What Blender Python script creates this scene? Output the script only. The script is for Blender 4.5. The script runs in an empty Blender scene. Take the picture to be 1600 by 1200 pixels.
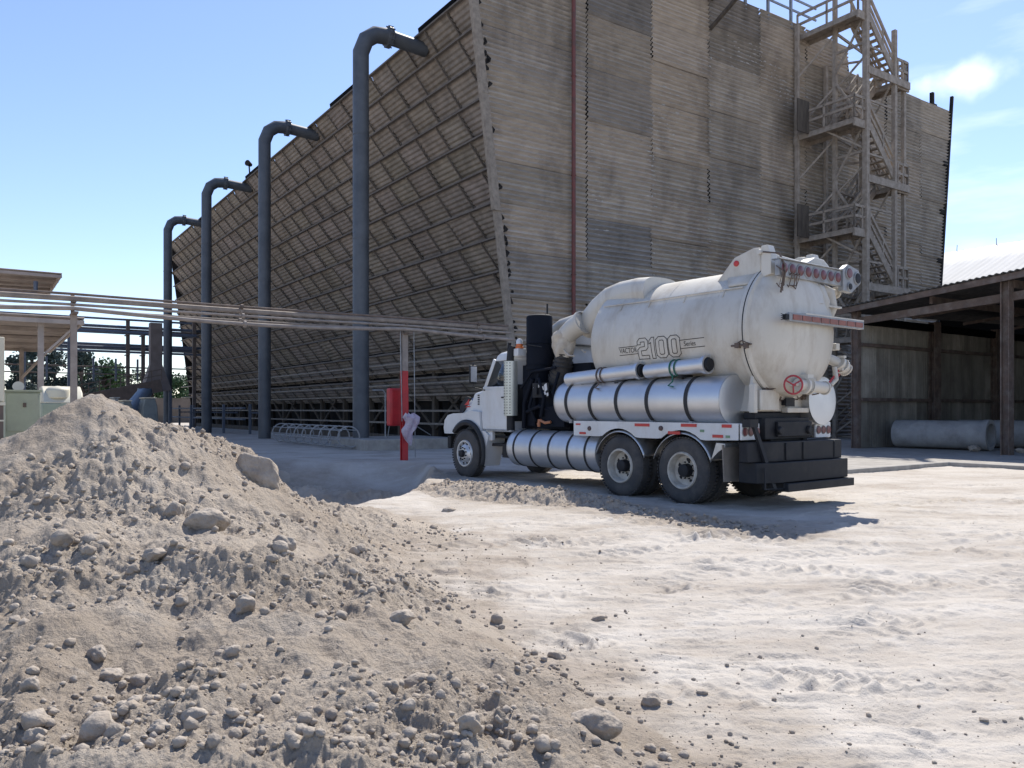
import bpy, bmesh, math, random
import numpy as np
from mathutils import Vector, Matrix
R = math.radians
random.seed(7)
SC = bpy.context.scene
COL = SC.collection

# ------------------------------------------------------------------ camera
cam = bpy.data.cameras.new('camera')
camo = bpy.data.objects.new('camera', cam)
COL.objects.link(camo)
camo.location = (0, 0, 1.55)
camo.rotation_euler = (R(90), 0, 0)
cam.sensor_width = 36.0
cam.lens = 36.0 * 1240 / 1600
cam.shift_y = 0.025
cam.clip_start = 0.05
cam.clip_end = 6000
SC.camera = camo

# ------------------------------------------------------------------ sky
SUN_EL = 53.2
SUN_AZ = math.atan2(0.243, 0.709)      # clockwise from +Y
W = bpy.data.worlds.new('World')
SC.world = W
W.use_nodes = True
wt = W.node_tree
wt.nodes.clear()
def wn(t, **k):
    n = wt.nodes.new(t)
    for a, b in k.items():
        setattr(n, a, b)
    return n
sky = wn('ShaderNodeTexSky', sky_type='NISHITA', sun_disc=False, sun_elevation=R(SUN_EL), sun_rotation=SUN_AZ,
         air_density=1.0, dust_density=0.25, ozone_density=1.6, altitude=300)
bg = wn('ShaderNodeBackground')
bg.inputs['Strength'].default_value = 0.12
outw = wn('ShaderNodeOutputWorld')
# thin cirrus and one small cumulus low in the right of the view, as directions in the sky
tc = wn('ShaderNodeTexCoord')
mp = wn('ShaderNodeMapping')
mp.inputs['Scale'].default_value = (2.2, 2.2, 11.0)
mp.inputs['Rotation'].default_value = (0, R(-14), 0)
nz = wn('ShaderNodeTexNoise')
nz.inputs['Scale'].default_value = 1.6
nz.inputs['Detail'].default_value = 9
nz.inputs['Roughness'].default_value = 0.55
wt.links.new(tc.outputs['Generated'], mp.inputs['Vector'])
wt.links.new(mp.outputs['Vector'], nz.inputs['Vector'])
cr = wn('ShaderNodeValToRGB')
cr.color_ramp.elements[0].position = 0.47
cr.color_ramp.elements[0].color = (0, 0, 0, 1)
cr.color_ramp.elements[1].position = 0.78
cr.color_ramp.elements[1].color = (0.42, 0.42, 0.42, 1)
wt.links.new(nz.outputs['Fac'], cr.inputs['Fac'])
# restrict to +X side of the sky
sep = wn('ShaderNodeSeparateXYZ')
wt.links.new(tc.outputs['Generated'], sep.inputs[0])
mrx = wn('ShaderNodeMapRange')
mrx.inputs['From Min'].default_value = 0.1
mrx.inputs['From Max'].default_value = 0.5
wt.links.new(sep.outputs['X'], mrx.inputs['Value'])
mul = wn('ShaderNodeMath', operation='MULTIPLY')
wt.links.new(cr.outputs['Color'], mul.inputs[0])
wt.links.new(mrx.outputs[0], mul.inputs[1])
# small cumulus: direction (700,530)/1240
cd = Vector((705, 1240, 515)).normalized()
sub = wn('ShaderNodeVectorMath', operation='SUBTRACT')
sub.inputs[1].default_value = cd
wt.links.new(tc.outputs['Generated'], sub.inputs[0])
mp2 = wn('ShaderNodeMapping')
mp2.inputs['Scale'].default_value = (1, 1, 2.6)
wt.links.new(sub.outputs[0], mp2.inputs['Vector'])
nz2 = wn('ShaderNodeTexNoise')
nz2.inputs['Scale'].default_value = 14
nz2.inputs['Detail'].default_value = 7
wt.links.new(tc.outputs['Generated'], nz2.inputs['Vector'])
ln = wn('ShaderNodeVectorMath', operation='LENGTH')
wt.links.new(mp2.outputs[0], ln.inputs[0])
ad = wn('ShaderNodeMath', operation='MULTIPLY_ADD')
ad.inputs[1].default_value = 0.13
wt.links.new(nz2.outputs['Fac'], ad.inputs[0])
wt.links.new(ln.outputs['Value'], ad.inputs[2])
mr2 = wn('ShaderNodeMapRange', interpolation_type='SMOOTHSTEP')
mr2.inputs['From Min'].default_value = 0.125
mr2.inputs['From Max'].default_value = 0.075
mr2.inputs['To Max'].default_value = 0.5
wt.links.new(ad.outputs[0], mr2.inputs['Value'])
mx = wn('ShaderNodeMath', operation='MAXIMUM')
wt.links.new(mul.outputs[0], mx.inputs[0])
wt.links.new(mr2.outputs[0], mx.inputs[1])
mixc = wn('ShaderNodeMix', data_type='RGBA')
mixc.inputs['B'].default_value = (10.5, 10.8, 11.2, 1)
wt.links.new(mx.outputs[0], mixc.inputs['Factor'])
tint = wn('ShaderNodeMix', data_type='RGBA', blend_type='MULTIPLY')
tint.inputs['Factor'].default_value = 1.0
tint.inputs['B'].default_value = (1.12, 1.10, 1.21, 1)
wt.links.new(sky.outputs[0], tint.inputs['A'])
wt.links.new(tint.outputs['Result'], mixc.inputs['A'])
wt.links.new(mixc.outputs['Result'], bg.inputs['Color'])
wt.links.new(bg.outputs[0], outw.inputs['Surface'])

# ------------------------------------------------------------------ sun
sl = bpy.data.lights.new('sun', 'SUN')
sl.energy = 4.8
sl.angle = R(0.53)
sl.color = (1.0, 0.95, 0.87)
so = bpy.data.objects.new('sun', sl)
COL.objects.link(so)
so.location = (20, 60, 80)
so.rotation_euler = Vector((0.243, 0.709, 1.0)).to_track_quat('Z', 'Y').to_euler()

SC.view_settings.view_transform = 'Standard'
SC.view_settings.look = 'None'
SC.view_settings.gamma = 1
SC.view_settings.exposure = 0.5
SC.cycles.max_bounces = 6
SC.cycles.use_denoising = True

# ------------------------------------------------------------------ materials
MATS = {}
def mat(name, c1, c2=None, scale=3.0, rough=0.7, metal=0.0, bump=0.0, bscale=20.0, detail=6, stretch=None,
        dirt=None, dscale=1.2, damt=0.6, tone=False, spec=0.5, lo=0.35, hi=0.65, rvar=0.0, dstretch=None, coat=0.0):
    if name in MATS:
        return MATS[name]
    m = bpy.data.materials.new(name)
    m.use_nodes = True
    t = m.node_tree
    b = t.nodes['Principled BSDF']
    b.inputs['Roughness'].default_value = rough
    b.inputs['Metallic'].default_value = metal
    b.inputs['Specular IOR Level'].default_value = spec
    if coat:
        b.inputs['Coat Weight'].default_value = coat
    L = t.links.new
    co = t.nodes.new('ShaderNodeTexCoord')
    mpn = t.nodes.new('ShaderNodeMapping')
    if stretch:
        mpn.inputs['Scale'].default_value = stretch
    L(co.outputs['Object'], mpn.inputs['Vector'])
    n = t.nodes.new('ShaderNodeTexNoise')
    n.inputs['Scale'].default_value = scale
    n.inputs['Detail'].default_value = detail
    n.inputs['Roughness'].default_value = 0.6
    L(mpn.outputs[0], n.inputs['Vector'])
    mr = t.nodes.new('ShaderNodeMapRange')
    mr.inputs['From Min'].default_value = lo
    mr.inputs['From Max'].default_value = hi
    L(n.outputs['Fac'], mr.inputs['Value'])
    mix = t.nodes.new('ShaderNodeMix')
    mix.data_type = 'RGBA'
    c2 = c2 or tuple(x * 0.75 for x in c1)
    mix.inputs['A'].default_value = (*c1, 1)
    mix.inputs['B'].default_value = (*c2, 1)
    L(mr.outputs[0], mix.inputs['Factor'])
    out = mix.outputs['Result']
    if dirt:
        n2 = t.nodes.new('ShaderNodeTexNoise')
        n2.inputs['Scale'].default_value = dscale
        n2.inputs['Detail'].default_value = 8
        n2.inputs['Roughness'].default_value = 0.7
        mp3 = t.nodes.new('ShaderNodeMapping')
        if dstretch:
            mp3.inputs['Scale'].default_value = dstretch
        mp3.inputs['Location'].default_value = (3.1, 7.7, 1.3)
        L(co.outputs['Object'], mp3.inputs['Vector'])
        L(mp3.outputs[0], n2.inputs['Vector'])
        mr3 = t.nodes.new('ShaderNodeMapRange')
        mr3.inputs['From Min'].default_value = 0.48
        mr3.inputs['From Max'].default_value = 0.72
        mr3.inputs['To Max'].default_value = damt
        L(n2.outputs['Fac'], mr3.inputs['Value'])
        mix3 = t.nodes.new('ShaderNodeMix')
        mix3.data_type = 'RGBA'
        mix3.inputs['B'].default_value = (*dirt, 1)
        L(out, mix3.inputs['A'])
        L(mr3.outputs[0], mix3.inputs['Factor'])
        out = mix3.outputs['Result']
    if tone:
        at = t.nodes.new('ShaderNodeAttribute')
        at.attribute_name = 'tone'
        mm = t.nodes.new('ShaderNodeMix')
        mm.data_type = 'RGBA'
        mm.blend_type = 'MULTIPLY'
        mm.inputs['Factor'].default_value = 1
        L(out, mm.inputs['A'])
        L(at.outputs['Color'], mm.inputs['B'])
        out = mm.outputs['Result']
    L(out, b.inputs['Base Color'])
    if rvar:
        mr4 = t.nodes.new('ShaderNodeMapRange')
        mr4.inputs['To Min'].default_value = rough - rvar
        mr4.inputs['To Max'].default_value = rough + rvar
        L(n.outputs['Fac'], mr4.inputs['Value'])
        L(mr4.outputs[0], b.inputs['Roughness'])
    if bump:
        n3 = t.nodes.new('ShaderNodeTexNoise')
        n3.inputs['Scale'].default_value = bscale
        n3.inputs['Detail'].default_value = 8
        L(co.outputs['Object'], n3.inputs['Vector'])
        bp = t.nodes.new('ShaderNodeBump')
        bp.inputs['Strength'].default_value = 1
        bp.inputs['Distance'].default_value = bump
        L(n3.outputs['Fac'], bp.inputs['Height'])
        L(bp.outputs[0], b.inputs['Normal'])
    MATS[name] = m
    return m

# ------------------------------------------------------------------ object helpers
FR = {}      # empty -> (origin, angle) of its frame in build coordinates
def tag(o, label=None, cat=None, group=None, kind=None):
    if label: o['label'] = label
    if cat: o['category'] = cat
    if group: o['group'] = group
    if kind: o['kind'] = kind
    return o

class MB:
    def __init__(s):
        s.v = []; s.f = []; s.t = []
    def add(s, vs, fs, tone=None):
        n = len(s.v)
        s.v.extend([tuple(p) for p in vs])
        s.f.extend([tuple(i + n for i in f) for f in fs])
        s.t.extend([tone or (1, 1, 1)] * len(fs))
        return s
    def box(s, x0, x1, y0, y1, z0, z1, tone=None):
        vs = [(x, y, z) for x in (x0, x1) for y in (y0, y1) for z in (z0, z1)]
        return s.add(vs, [(0, 1, 3, 2), (4, 6, 7, 5), (0, 4, 5, 1), (2, 3, 7, 6), (0, 2, 6, 4), (1, 5, 7, 3)], tone)
    def obox(s, p, q, w, h, up=(0, 0, 1), tone=None):
        """beam from p to q, width w sideways, height h along up"""
        p, q = Vector(p), Vector(q)
        d = (q - p).normalized()
        u = Vector(up)
        sd = d.cross(u)
        if sd.length < 1e-4:
            sd = d.cross(Vector((1, 0, 0)))
        sd.normalize()
        u = sd.cross(d)
        vs = []
        for c in (p, q):
            for a, b in ((-1, -1), (1, -1), (1, 1), (-1, 1)):
                vs.append(c + sd * (a * w / 2) + u * (b * h / 2))
        return s.add(vs, [(0, 1, 2, 3)[::-1], (4, 5, 6, 7), (0, 4, 5, 1)[::-1], (1, 5, 6, 2)[::-1], (2, 6, 7, 3)[::-1], (3, 7, 4, 0)[::-1]], tone)
    def ring(s, c, d, r, n, ref=None):
        d = Vector(d).normalized()
        a = Vector(ref) if ref else (Vector((0, 0, 1)) if abs(d.z) < 0.9 else Vector((1, 0, 0)))
        x = a.cross(d).normalized()
        y = d.cross(x)
        return [Vector(c) + x * (r * math.cos(2 * math.pi * k / n)) + y * (r * math.sin(2 * math.pi * k / n)) for k in range(n)]
    def rev(s, c, d, prof, n=24, caps=True, tone=None):
        """surface of revolution: prof = [(distance along d, radius)]"""
        d = Vector(d).normalized()
        vs = []
        for a, r in prof:
            vs += s.ring(Vector(c) + d * a, d, max(r, 1e-4), n)
        fs = []
        for k in range(len(prof) - 1):
            for j in range(n):
                j2 = (j + 1) % n
                fs.append((k * n + j, k * n + j2, (k + 1) * n + j2, (k + 1) * n + j))
        if caps:
            fs.append(tuple(range(n))[::-1])
            fs.append(tuple(range((len(prof) - 1) * n, len(prof) * n)))
        return s.add(vs, fs, tone)
    def tube(s, pts, r, n=10, caps=True, tone=None):
        pts = [Vector(p) for p in pts]
        rs = r if isinstance(r, (list, tuple)) else [r] * len(pts)
        vs = []
        ref = None
        for i, p in enumerate(pts):
            if i == 0: d = pts[1] - p
            elif i == len(pts) - 1: d = p - pts[i - 1]
            else: d = (pts[i + 1] - p).normalized() + (p - pts[i - 1]).normalized()
            d.normalize()
            if ref is None:
                a = Vector((0, 0, 1)) if abs(d.z) < 0.9 else Vector((1, 0, 0))
                x = a.cross(d).normalized()
            else:
                x = (ref - d * ref.dot(d)).normalized()
            ref = x
            y = d.cross(x)
            k = 1.0
            if 0 < i < len(pts) - 1:
                k = 1.0 / max(0.5, d.dot((pts[i + 1] - p).normalized()))
                k = min(k, 1.3)
            vs += [p + (x * math.cos(2 * math.pi * j / n) + y * math.sin(2 * math.pi * j / n)) * rs[i] * (k ** .5) for j in range(n)]
        fs = []
        for i in range(len(pts) - 1):
            for j in range(n):
                j2 = (j + 1) % n
                fs.append((i * n + j, i * n + j2, (i + 1) * n + j2, (i + 1) * n + j))
        if caps:
            fs.append(tuple(range(n))[::-1])
            fs.append(tuple(range((len(pts) - 1) * n, len(pts) * n)))
        return s.add(vs, fs, tone)
    def prism(s, poly, ax, a, b, tone=None):
        """poly of 2D points in the plane normal to axis ax, extruded from a to b"""
        def P(p, h):
            return {'x': (h, p[0], p[1]), 'y': (p[0], h, p[1]), 'z': (p[0], p[1], h)}[ax]
        n = len(poly)
        vs = [P(p, a) for p in poly] + [P(p, b) for p in poly]
        fs = [tuple(range(n)), tuple(range(n, 2 * n))[::-1]] + [(i, i + n, (i + 1) % n + n, (i + 1) % n) for i in range(n)]
        return s.add(vs, fs, tone)
    def grid(s, rows, tone=None):
        """rows of equal-length point lists"""
        m = len(rows[0])
        vs = [p for r_ in rows for p in r_]
        fs = [(i * m + j, i * m + j + 1, (i + 1) * m + j + 1, (i + 1) * m + j) for i in range(len(rows) - 1) for j in range(m - 1)]
        return s.add(vs, fs, tone)
    def torus(s, c, d, R_, r, n=28, m=8, a0=0, a1=360):
        d = Vector(d).normalized()
        a = Vector((0, 0, 1)) if abs(d.z) < 0.9 else Vector((1, 0, 0))
        x = a.cross(d).normalized(); y = d.cross(x)
        full = abs(a1 - a0) >= 360
        pts = []
        k = n if full else n + 1
        for i in range(k):
            t = R(a0 + (a1 - a0) * i / n)
            pts.append(Vector(c) + (x * math.cos(t) + y * math.sin(t)) * R_)
        if full: pts = pts + [pts[0], ]
        return s.tube(pts, r, m, caps=not full)
    def build(s, name, m, parent=None, bevel=0, angle=35, loc=None, rot=0, fixn=True, smooth=True, thick=0):
        """parent=None: a top-level mesh with origin at loc, turned by rot (points are given in the frame of rot, absolute)"""
        vs = s.v
        if parent is not None:
            o0 = FR[parent.name]
        else:
            o0 = loc or (0, 0, 0)
        me = bpy.data.meshes.new(name)
        me.from_pydata([(p[0] - o0[0], p[1] - o0[1], p[2] - o0[2]) for p in vs], [], s.f)
        if any(t != (1, 1, 1) for t in s.t):
            at = me.color_attributes.new('tone', 'FLOAT_COLOR', 'CORNER')
            arr = []
            for f, t in zip(s.f, s.t):
                arr += [t[0], t[1], t[2], 1.0] * len(f)
            at.data.foreach_set('color', arr)
        if fixn:
            bm = bmesh.new(); bm.from_mesh(me)
            bmesh.ops.recalc_face_normals(bm, faces=bm.faces)
            bm.to_mesh(me); bm.free()
        if smooth:
            me.polygons.foreach_set('use_smooth', [True] * len(me.polygons))
            me.set_sharp_from_angle(angle=R(angle))
        me.materials.append(m)
        o = bpy.data.objects.new(name, me)
        COL.objects.link(o)
        if parent is not None:
            o.parent = parent
            FR[o.name] = o0
        else:
            ca, sa = math.cos(rot), math.sin(rot)
            o.location = (o0[0] * ca - o0[1] * sa, o0[0] * sa + o0[1] * ca, o0[2])
            o.rotation_euler = (0, 0, rot)
            FR[o.name] = o0
        if bevel:
            b = o.modifiers.new('bevel', 'BEVEL')
            b.width = bevel; b.segments = 2; b.limit_method = 'ANGLE'; b.angle_limit = R(40)
        if thick:
            q = o.modifiers.new('solid', 'SOLIDIFY'); q.thickness = thick; q.offset = 0
        return o

def thing(name, label, cat, base, rot=0.0, group=None):
    """Empty at base (given in the frame turned by rot about the world origin); children are built in that same frame"""
    o = bpy.data.objects.new(name, None)
    COL.objects.link(o)
    ca, sa = math.cos(rot), math.sin(rot)
    o.location = (base[0] * ca - base[1] * sa, base[0] * sa + base[1] * ca, base[2])
    o.rotation_euler = (0, 0, rot)
    o.empty_display_size = 0.3
    FR[o.name] = base
    return tag(o, label, cat, group)

def copy_tree(o, parent=None):
    c = o.copy(); COL.objects.link(c)
    if parent: c.parent = parent
    FR[c.name] = FR.get(o.name)
    for ch in [x for x in o.children]:
        copy_tree(ch, c)
    return c

UV = math.atan2(0.562, 0.827)        # frame of the cooling tower: +x along its end wall, +y along its length
def uv2w(u, v): return (0.827 * u - 0.562 * v, 0.562 * u + 0.827 * v)
def w2uv(x, y): return (0.827 * x + 0.562 * y, -0.562 * x + 0.827 * y)
def ray(px, py, D):                   # a surveyed point: position on the photo and distance in front of the lens
    return ((px - 800) / 1240 * D, D, 1.55 + (640 - py) / 1240 * D)

# ------------------------------------------------------------------ numpy noise
_rng = np.random.RandomState(3)
_perm = _rng.permutation(256)
_perm = np.concatenate([_perm, _perm])
_g = np.stack([np.cos(np.arange(256) * 2 * np.pi / 256), np.sin(np.arange(256) * 2 * np.pi / 256)], 1)
def perlin(x, y):
    xi = np.floor(x).astype(int); yi = np.floor(y).astype(int)
    xf = x - xi; yf = y - yi
    xi &= 255; yi &= 255
    def g(ix, iy, dx, dy):
        h = _perm[_perm[ix & 255] + (iy & 255)]
        return _g[h, 0] * dx + _g[h, 1] * dy
    u = xf * xf * xf * (xf * (xf * 6 - 15) + 10); v = yf * yf * yf * (yf * (yf * 6 - 15) + 10)
    a = g(xi, yi, xf, yf); b = g(xi + 1, yi, xf - 1, yf)
    c = g(xi, yi + 1, xf, yf - 1); d = g(xi + 1, yi + 1, xf - 1, yf - 1)
    return (a + u * (b - a)) * (1 - v) + (c + u * (d - c)) * v
def fbm(x, y, o=5, gain=0.5, lac=2.03):
    s = 0; a = 1.0
    for k in range(o):
        s = s + a * perlin(x + 17.3 * k, y - 9.1 * k)
        x = x * lac; y = y * lac; a *= gain
    return s
def ridged(x, y, o=4, gain=0.5):
    s = 0; a = 1.0
    for k in range(o):
        s = s + a * (1 - 2 * np.abs(perlin(x + 31.7 * k, y + 5.3 * k)))
        x = x * 2.1; y = y * 2.1; a *= gain
    return s
def smooth(a, b, x):
    t = np.clip((x - a) / (b - a), 0, 1)
    return t * t * (3 - 2 * t)

# ------------------------------------------------------------------ ground, spoil heap, berm
def tps_fit(P):
    P = np.array(P, float)
    X = P[:, :2]; n = len(X)
    d = np.linalg.norm(X[:, None] - X[None], axis=2)
    K = np.where(d > 0, d * d * np.log(d + 1e-9), 0) + np.eye(n) * 0.02
    A = np.zeros((n + 3, n + 3)); A[:n, :n] = K
    A[:n, n] = 1; A[:n, n + 1:] = X; A[n, :n] = 1; A[n + 1:, :n] = X.T
    b = np.zeros(n + 3); b[:n] = P[:, 2]
    w = np.linalg.solve(A, b)
    return X, w
def tps(fit, x, y):
    X, w = fit
    s = w[-3] + w[-2] * x + w[-1] * y
    for (a, b), c in zip(X, w[:-3]):
        r2 = (x - a) ** 2 + (y - b) ** 2
        s = s + c * 0.5 * r2 * np.log(r2 + 1e-12)
    return s
HEAP = [ray(*p) for p in [
    (148, 613, 7.0), (105, 640, 7.0), (60, 680, 7.0), (0, 712, 7.0), (-200, 730, 7.2), (172, 628, 7.0), (195, 650, 7.2), (228, 667, 7.4), (300, 669, 7.6),
    (345, 700, 8.0), (388, 716, 8.3), (425, 748, 8.8), (455, 775, 9.2),
    (50, 780, 5.8), (200, 780, 6.0), (340, 780, 6.4), (420, 800, 7.1), (0, 900, 4.6), (200, 900, 4.7), (400, 900, 4.75), (520, 880, 5.5), (600, 905, 5.75),
    (0, 1050, 3.6), (200, 1050, 3.6), (400, 1040, 3.6), (550, 1040, 3.7), (700, 1030, 4.05), (800, 1050, 4.15),
    (0, 1190, 2.8), (300, 1190, 2.7), (600, 1190, 2.75), (850, 1180, 3.02), (980, 1185, 3.2),
    (-300, 1000, 4.2), (-300, 1190, 3.2), (-500, 900, 5), (620, 815, 9.9), (560, 797, 10.2), (500, 783, 10.2), (560, 840, 8.6), (690, 845, 9.2), (470, 795, 9.0)]]
HEAP += [(x, y, z) for x, y, z in [
    (1.15, 3.2, -.03), (0.85, 3.6, 0), (0.45, 4.3, 0), (0.1, 5.1, 0), (-.3, 6, 0), (-.75, 7.3, 0), (-.3, 8.4, -.04), (0.3, 8.2, -.1), (1.0, 6, -.2), (2.0, 4, -.3), (3, 3, -.5), (1.5, 8, -.3),
    (-.9, 10.6, -.05), (-1.6, 11.4, 0), (-2.8, 11.9, 0), (-4.2, 11.8, 0), (-3.7, 8.6, .75), (-3.7, 10.3, .1), (-6, 9.5, .3), (-8, 7.5, .6), (-9, 11, -.2), (-5, 13.5, -.3),
    (-7, 5, .7), (-7, 2.5, .3), (-9, 3, .2), (-3, 1.6, .0), (-1, 1.6, -.02), (0.3, 1.9, -.02), (1.5, 1.5, -.2), (-6, 0, -.1), (-11, 6, 0), (-11, 0, -.3)]]
BANK = [(-8.5, 22.5), (-5.6, 20.6), (-3.9, 19.5), (-2.9, 18.7)]
HFIT = tps_fit(HEAP)
def heap_base(x, y):
    h = tps(HFIT, x, y)
    edge = smooth(12.5, 9.5, np.hypot(x + 2.5, y - 5))
    h = np.where(h > 0, h, h * 0.6) * edge - (1 - edge) * 0.4
    return h
def heap_h(x, y):
    h = heap_base(x, y)
    k = smooth(-0.02, 0.25, h)
    big = fbm(x * 1.1 + 3, y * 1.1, 4) * 0.13
    # slumps running down the slope
    gul = (ridged(x * 1.5 + 0.6 * y, y * 1.1 - 0.4 * x, 3) - 0.9) * 0.07
    n2 = fbm(x * 5, y * 5, 3, 0.6)
    clod = np.maximum(0, perlin(x * 9 + 4, y * 9)) ** 1.3 * 0.055 + np.maximum(0, perlin(x * 20, y * 20 + 7)) ** 1.2 * 0.028
    msk = smooth(-0.25, 0.25, perlin(x * 0.9 + 8, y * 0.9 + 2))
    fine = fbm(x * 34, y * 34, 3, 0.65) * 0.012
    return h + k * (big + gul * 1.25) + (0.25 + 0.75 * k) * (n2 * 0.040 * (0.35 + msk) + clod * (0.12 + 1.35 * msk) + fine * (0.7 + .7 * msk))

def seg_dist(x, y, pts):
    best = np.full(x.shape, 1e9); tt = np.zeros(x.shape)
    L = 0
    for (a, b) in zip(pts[:-1], pts[1:]):
        dx, dy = b[0] - a[0], b[1] - a[1]
        l2 = dx * dx + dy * dy
        t = np.clip(((x - a[0]) * dx + (y - a[1]) * dy) / l2, 0, 1)
        d = np.hypot(x - a[0] - t * dx, y - a[1] - t * dy)
        u = L + t * math.sqrt(l2)
        tt = np.where(d < best, u, tt)
        best = np.minimum(best, d)
        L += math.sqrt(l2)
    return best, tt
BERM = [(-1.55, 15.6), (-0.75, 14.6), (0.1, 13.6), (1.35, 12.6), (2.2, 11.3), (2.75, 10.5), (3.3, 10.0)]
def berm_h(x, y):
    d, t = seg_dist(x, y, BERM)
    top = np.interp(t, [0, 0.6, 2.0, 3.6, 4.6, 5.2, 5.8, 6.4, 7.2], [0.10, 0.20, 0.27, 0.26, 0.17, 0.08, 0.11, 0.12, 0.0])
    wv = np.interp(t, [0, 3, 5, 7], [0.95, 0.7, 0.45, 0.35]) * (1 + 0.3 * fbm(x * 1.7, y * 1.7, 2))
    h = top * np.exp(-(d / (wv * 0.62)) ** 2)
    k = smooth(0.02, 0.1, h)
    return h + k * (fbm(x * 6, y * 6, 4, 0.6) * 0.075 + np.maximum(0, perlin(x * 14, y * 14)) * 0.05) - 0.045

TRK = [  # wheel tracks pressed into the dust: centre line, width
    ([(0.2, 5.2), (2.6, 6.6), (6.0, 7.9), (11, 9.4)], 0.55), ([(1.6, 3.2), (2.2, 5.2), (4.1, 7.2), (7.5, 9.0)], 0.5),
    ([(-1.0, 8.6), (1.4, 9.9), (3.2, 9.2), (6.5, 8.0), (9, 7.6)], 0.5), ([(-1.2, 9.8), (0.6, 11.2), (2.2, 10.5), (3.4, 9.5)], 0.55),
    ([(3.2, 3.0), (3.6, 5.4), (5.6, 8.5), (8.8, 12.5)], 0.5), ([(0.6, 4.4), (1.6, 4.2), (3.2, 4.6), (5, 5.4)], 0.45),
    ([(2.0, 8.1), (4.0, 6.9), (6.2, 6.3), (9, 6.2)], 0.5), ([(-0.6, 7.6), (1.2, 8.6), (3.5, 10.8), (6.8, 13.2), (9, 14)], 0.5),
    ([(4.4, 10.6), (6.4, 10.9), (9.4, 11.8)], 0.5), ([(-0.2, 6.6), (2.2, 7.4), (5.2, 7.3), (9, 8.4)], 0.5), ([(0.2, 9.0), (2.6, 9.6), (6.4, 9.6), (11, 11)], 0.5), ([(1.5, 4.6), (3.6, 4.1), (6, 4.4)], 0.45), ([(2.6, 5.9), (4.6, 5.2), (7, 5.4)], 0.45), ([(5.5, 13), (8, 15.5), (12, 17)], .5), ([(6.5, 12), (9.5, 14), (14, 15.5)], .5), ([(1.2, 6.9), (3.0, 8.4), (5.6, 9.2), (9, 10.9)], 0.5)]
def ground_h(x, y):
    h = fbm(x * 0.35, y * 0.35, 3) * 0.05 * smooth(60, 10, np.hypot(x, y))
    near = smooth(40, 12, np.hypot(x, y))
    # the dug-out beyond the heap
    P = [(-3.0, 16.0), (-5.2, 17.3)]
    d, _ = seg_dist(x, y, P)
    d = d + 0.5 * fbm(x * 0.6, y * 0.6, 2)
    d = d / (1 + 1.1 * smooth(16.3, 19.5, y))
    d = d + 2.2 * smooth(-2.7, -1.5, x)
    pit = -0.85 * smooth(3.3, 1.7, d)
    h = h + pit
    # low broken mound on the far bank of the dug-out
    soft = fbm(x * 1.3, y * 2.1, 4) * 0.018
    soft = soft + ridged(x * 0.9 + 0.25 * y, y * 3.6, 3) * 0.014 + fbm(x * 2.2, y * 8.5, 3, .6) * 0.010
    patch = smooth(-0.1, 0.35, perlin(x * 0.7 + 3, y * 0.7 + 9))
    rough = fbm(x * 9, y * 11, 3, 0.6) * 0.007 + fbm(x * 27, y * 30, 2, 0.6) * 0.003 + np.maximum(0, perlin(x * 22 + 3, y * 22)) ** 2 * 0.02 * patch
    cut = perlin(x * 1.7 + 11, y * 6.5 + 3) + 0.45 * perlin(x * 5 + 2, y * 15)
    cm = smooth(-0.15, 0.25, perlin(x * 0.45 + 21, y * 0.8 + 4))
    soft = soft - (0.014 * smooth(0.16, 0.22, cut) + 0.010 * smooth(0.40, 0.46, cut)) * cm
    h = h + near * (soft + rough)
    for pts, wd in TRK:
        d, t = seg_dist(x, y, pts)
        inside = smooth(wd * 0.5, wd * 0.38, d)
        wob = 0.25 + 0.75 * smooth(-0.3, 0.3, perlin(x * 0.5 + wd * 50, y * 0.5 + pts[0][0] * 7))
        lugm = smooth(-0.2, .25, perlin(x * 1.5 + 7, y * 1.5 + pts[0][1]))
        lug = 0.5 + 0.5 * np.sin(2 * np.pi * (t + 0.45 * d + 0.05 * fbm(x * 3, y * 3, 2)) / 0.17)
        shoulder = np.exp(-((d - wd * 0.55) / 0.07) ** 2)
        h = h + near * wob * (-0.016 * inside + 0.05 * lug ** 3 * inside * lugm + 0.02 * shoulder * (0.4 + fbm(x * 4, y * 4, 2)))
    return h

def polar_mesh(hfun, angs, rads, name, material, keep=None, attr=None):
    A, Rr = np.meshgrid(angs, rads)
    x = Rr * np.sin(A); y = Rr * np.cos(A)
    z = hfun(x, y)
    nr, na = x.shape
    co = np.stack([x, y, z], -1).reshape(-1, 3)
    i, j = np.meshgrid(np.arange(nr - 1), np.arange(na - 1), indexing='ij')
    q = np.stack([i * na + j, i * na + j + 1, (i + 1) * na + j + 1, (i + 1) * na + j], -1).reshape(-1, 4)[:, ::-1]
    if keep is not None:
        kf = keep(x, y).reshape(-1)
        q = q[kf[q].any(1)]
        used = np.unique(q)
        mp_ = np.full(len(co), -1); mp_[used] = np.arange(len(used))
        co = co[used]; q = mp_[q]
    me = bpy.data.meshes.new(name)
    me.vertices.add(len(co)); me.vertices.foreach_set('co', co.astype(np.float32).ravel())
    me.loops.add(q.size); me.loops.foreach_set('vertex_index', q.astype(np.int32).ravel())
    me.polygons.add(len(q))
    me.polygons.foreach_set('loop_start', np.arange(0, q.size, 4, dtype=np.int32))
    me.update(calc_edges=True)
    me.polygons.foreach_set('use_smooth', np.ones(len(q), bool))
    if attr is not None:
        A_ = attr(co[:, 0], co[:, 1]).astype(np.float32)
        at = me.attributes.new('soil', 'FLOAT', 'POINT'); at.data.foreach_set('value', A_)
    me.materials.append(material)
    o = bpy.data.objects.new(name, me)
    COL.objects.link(o)
    return o

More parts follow.
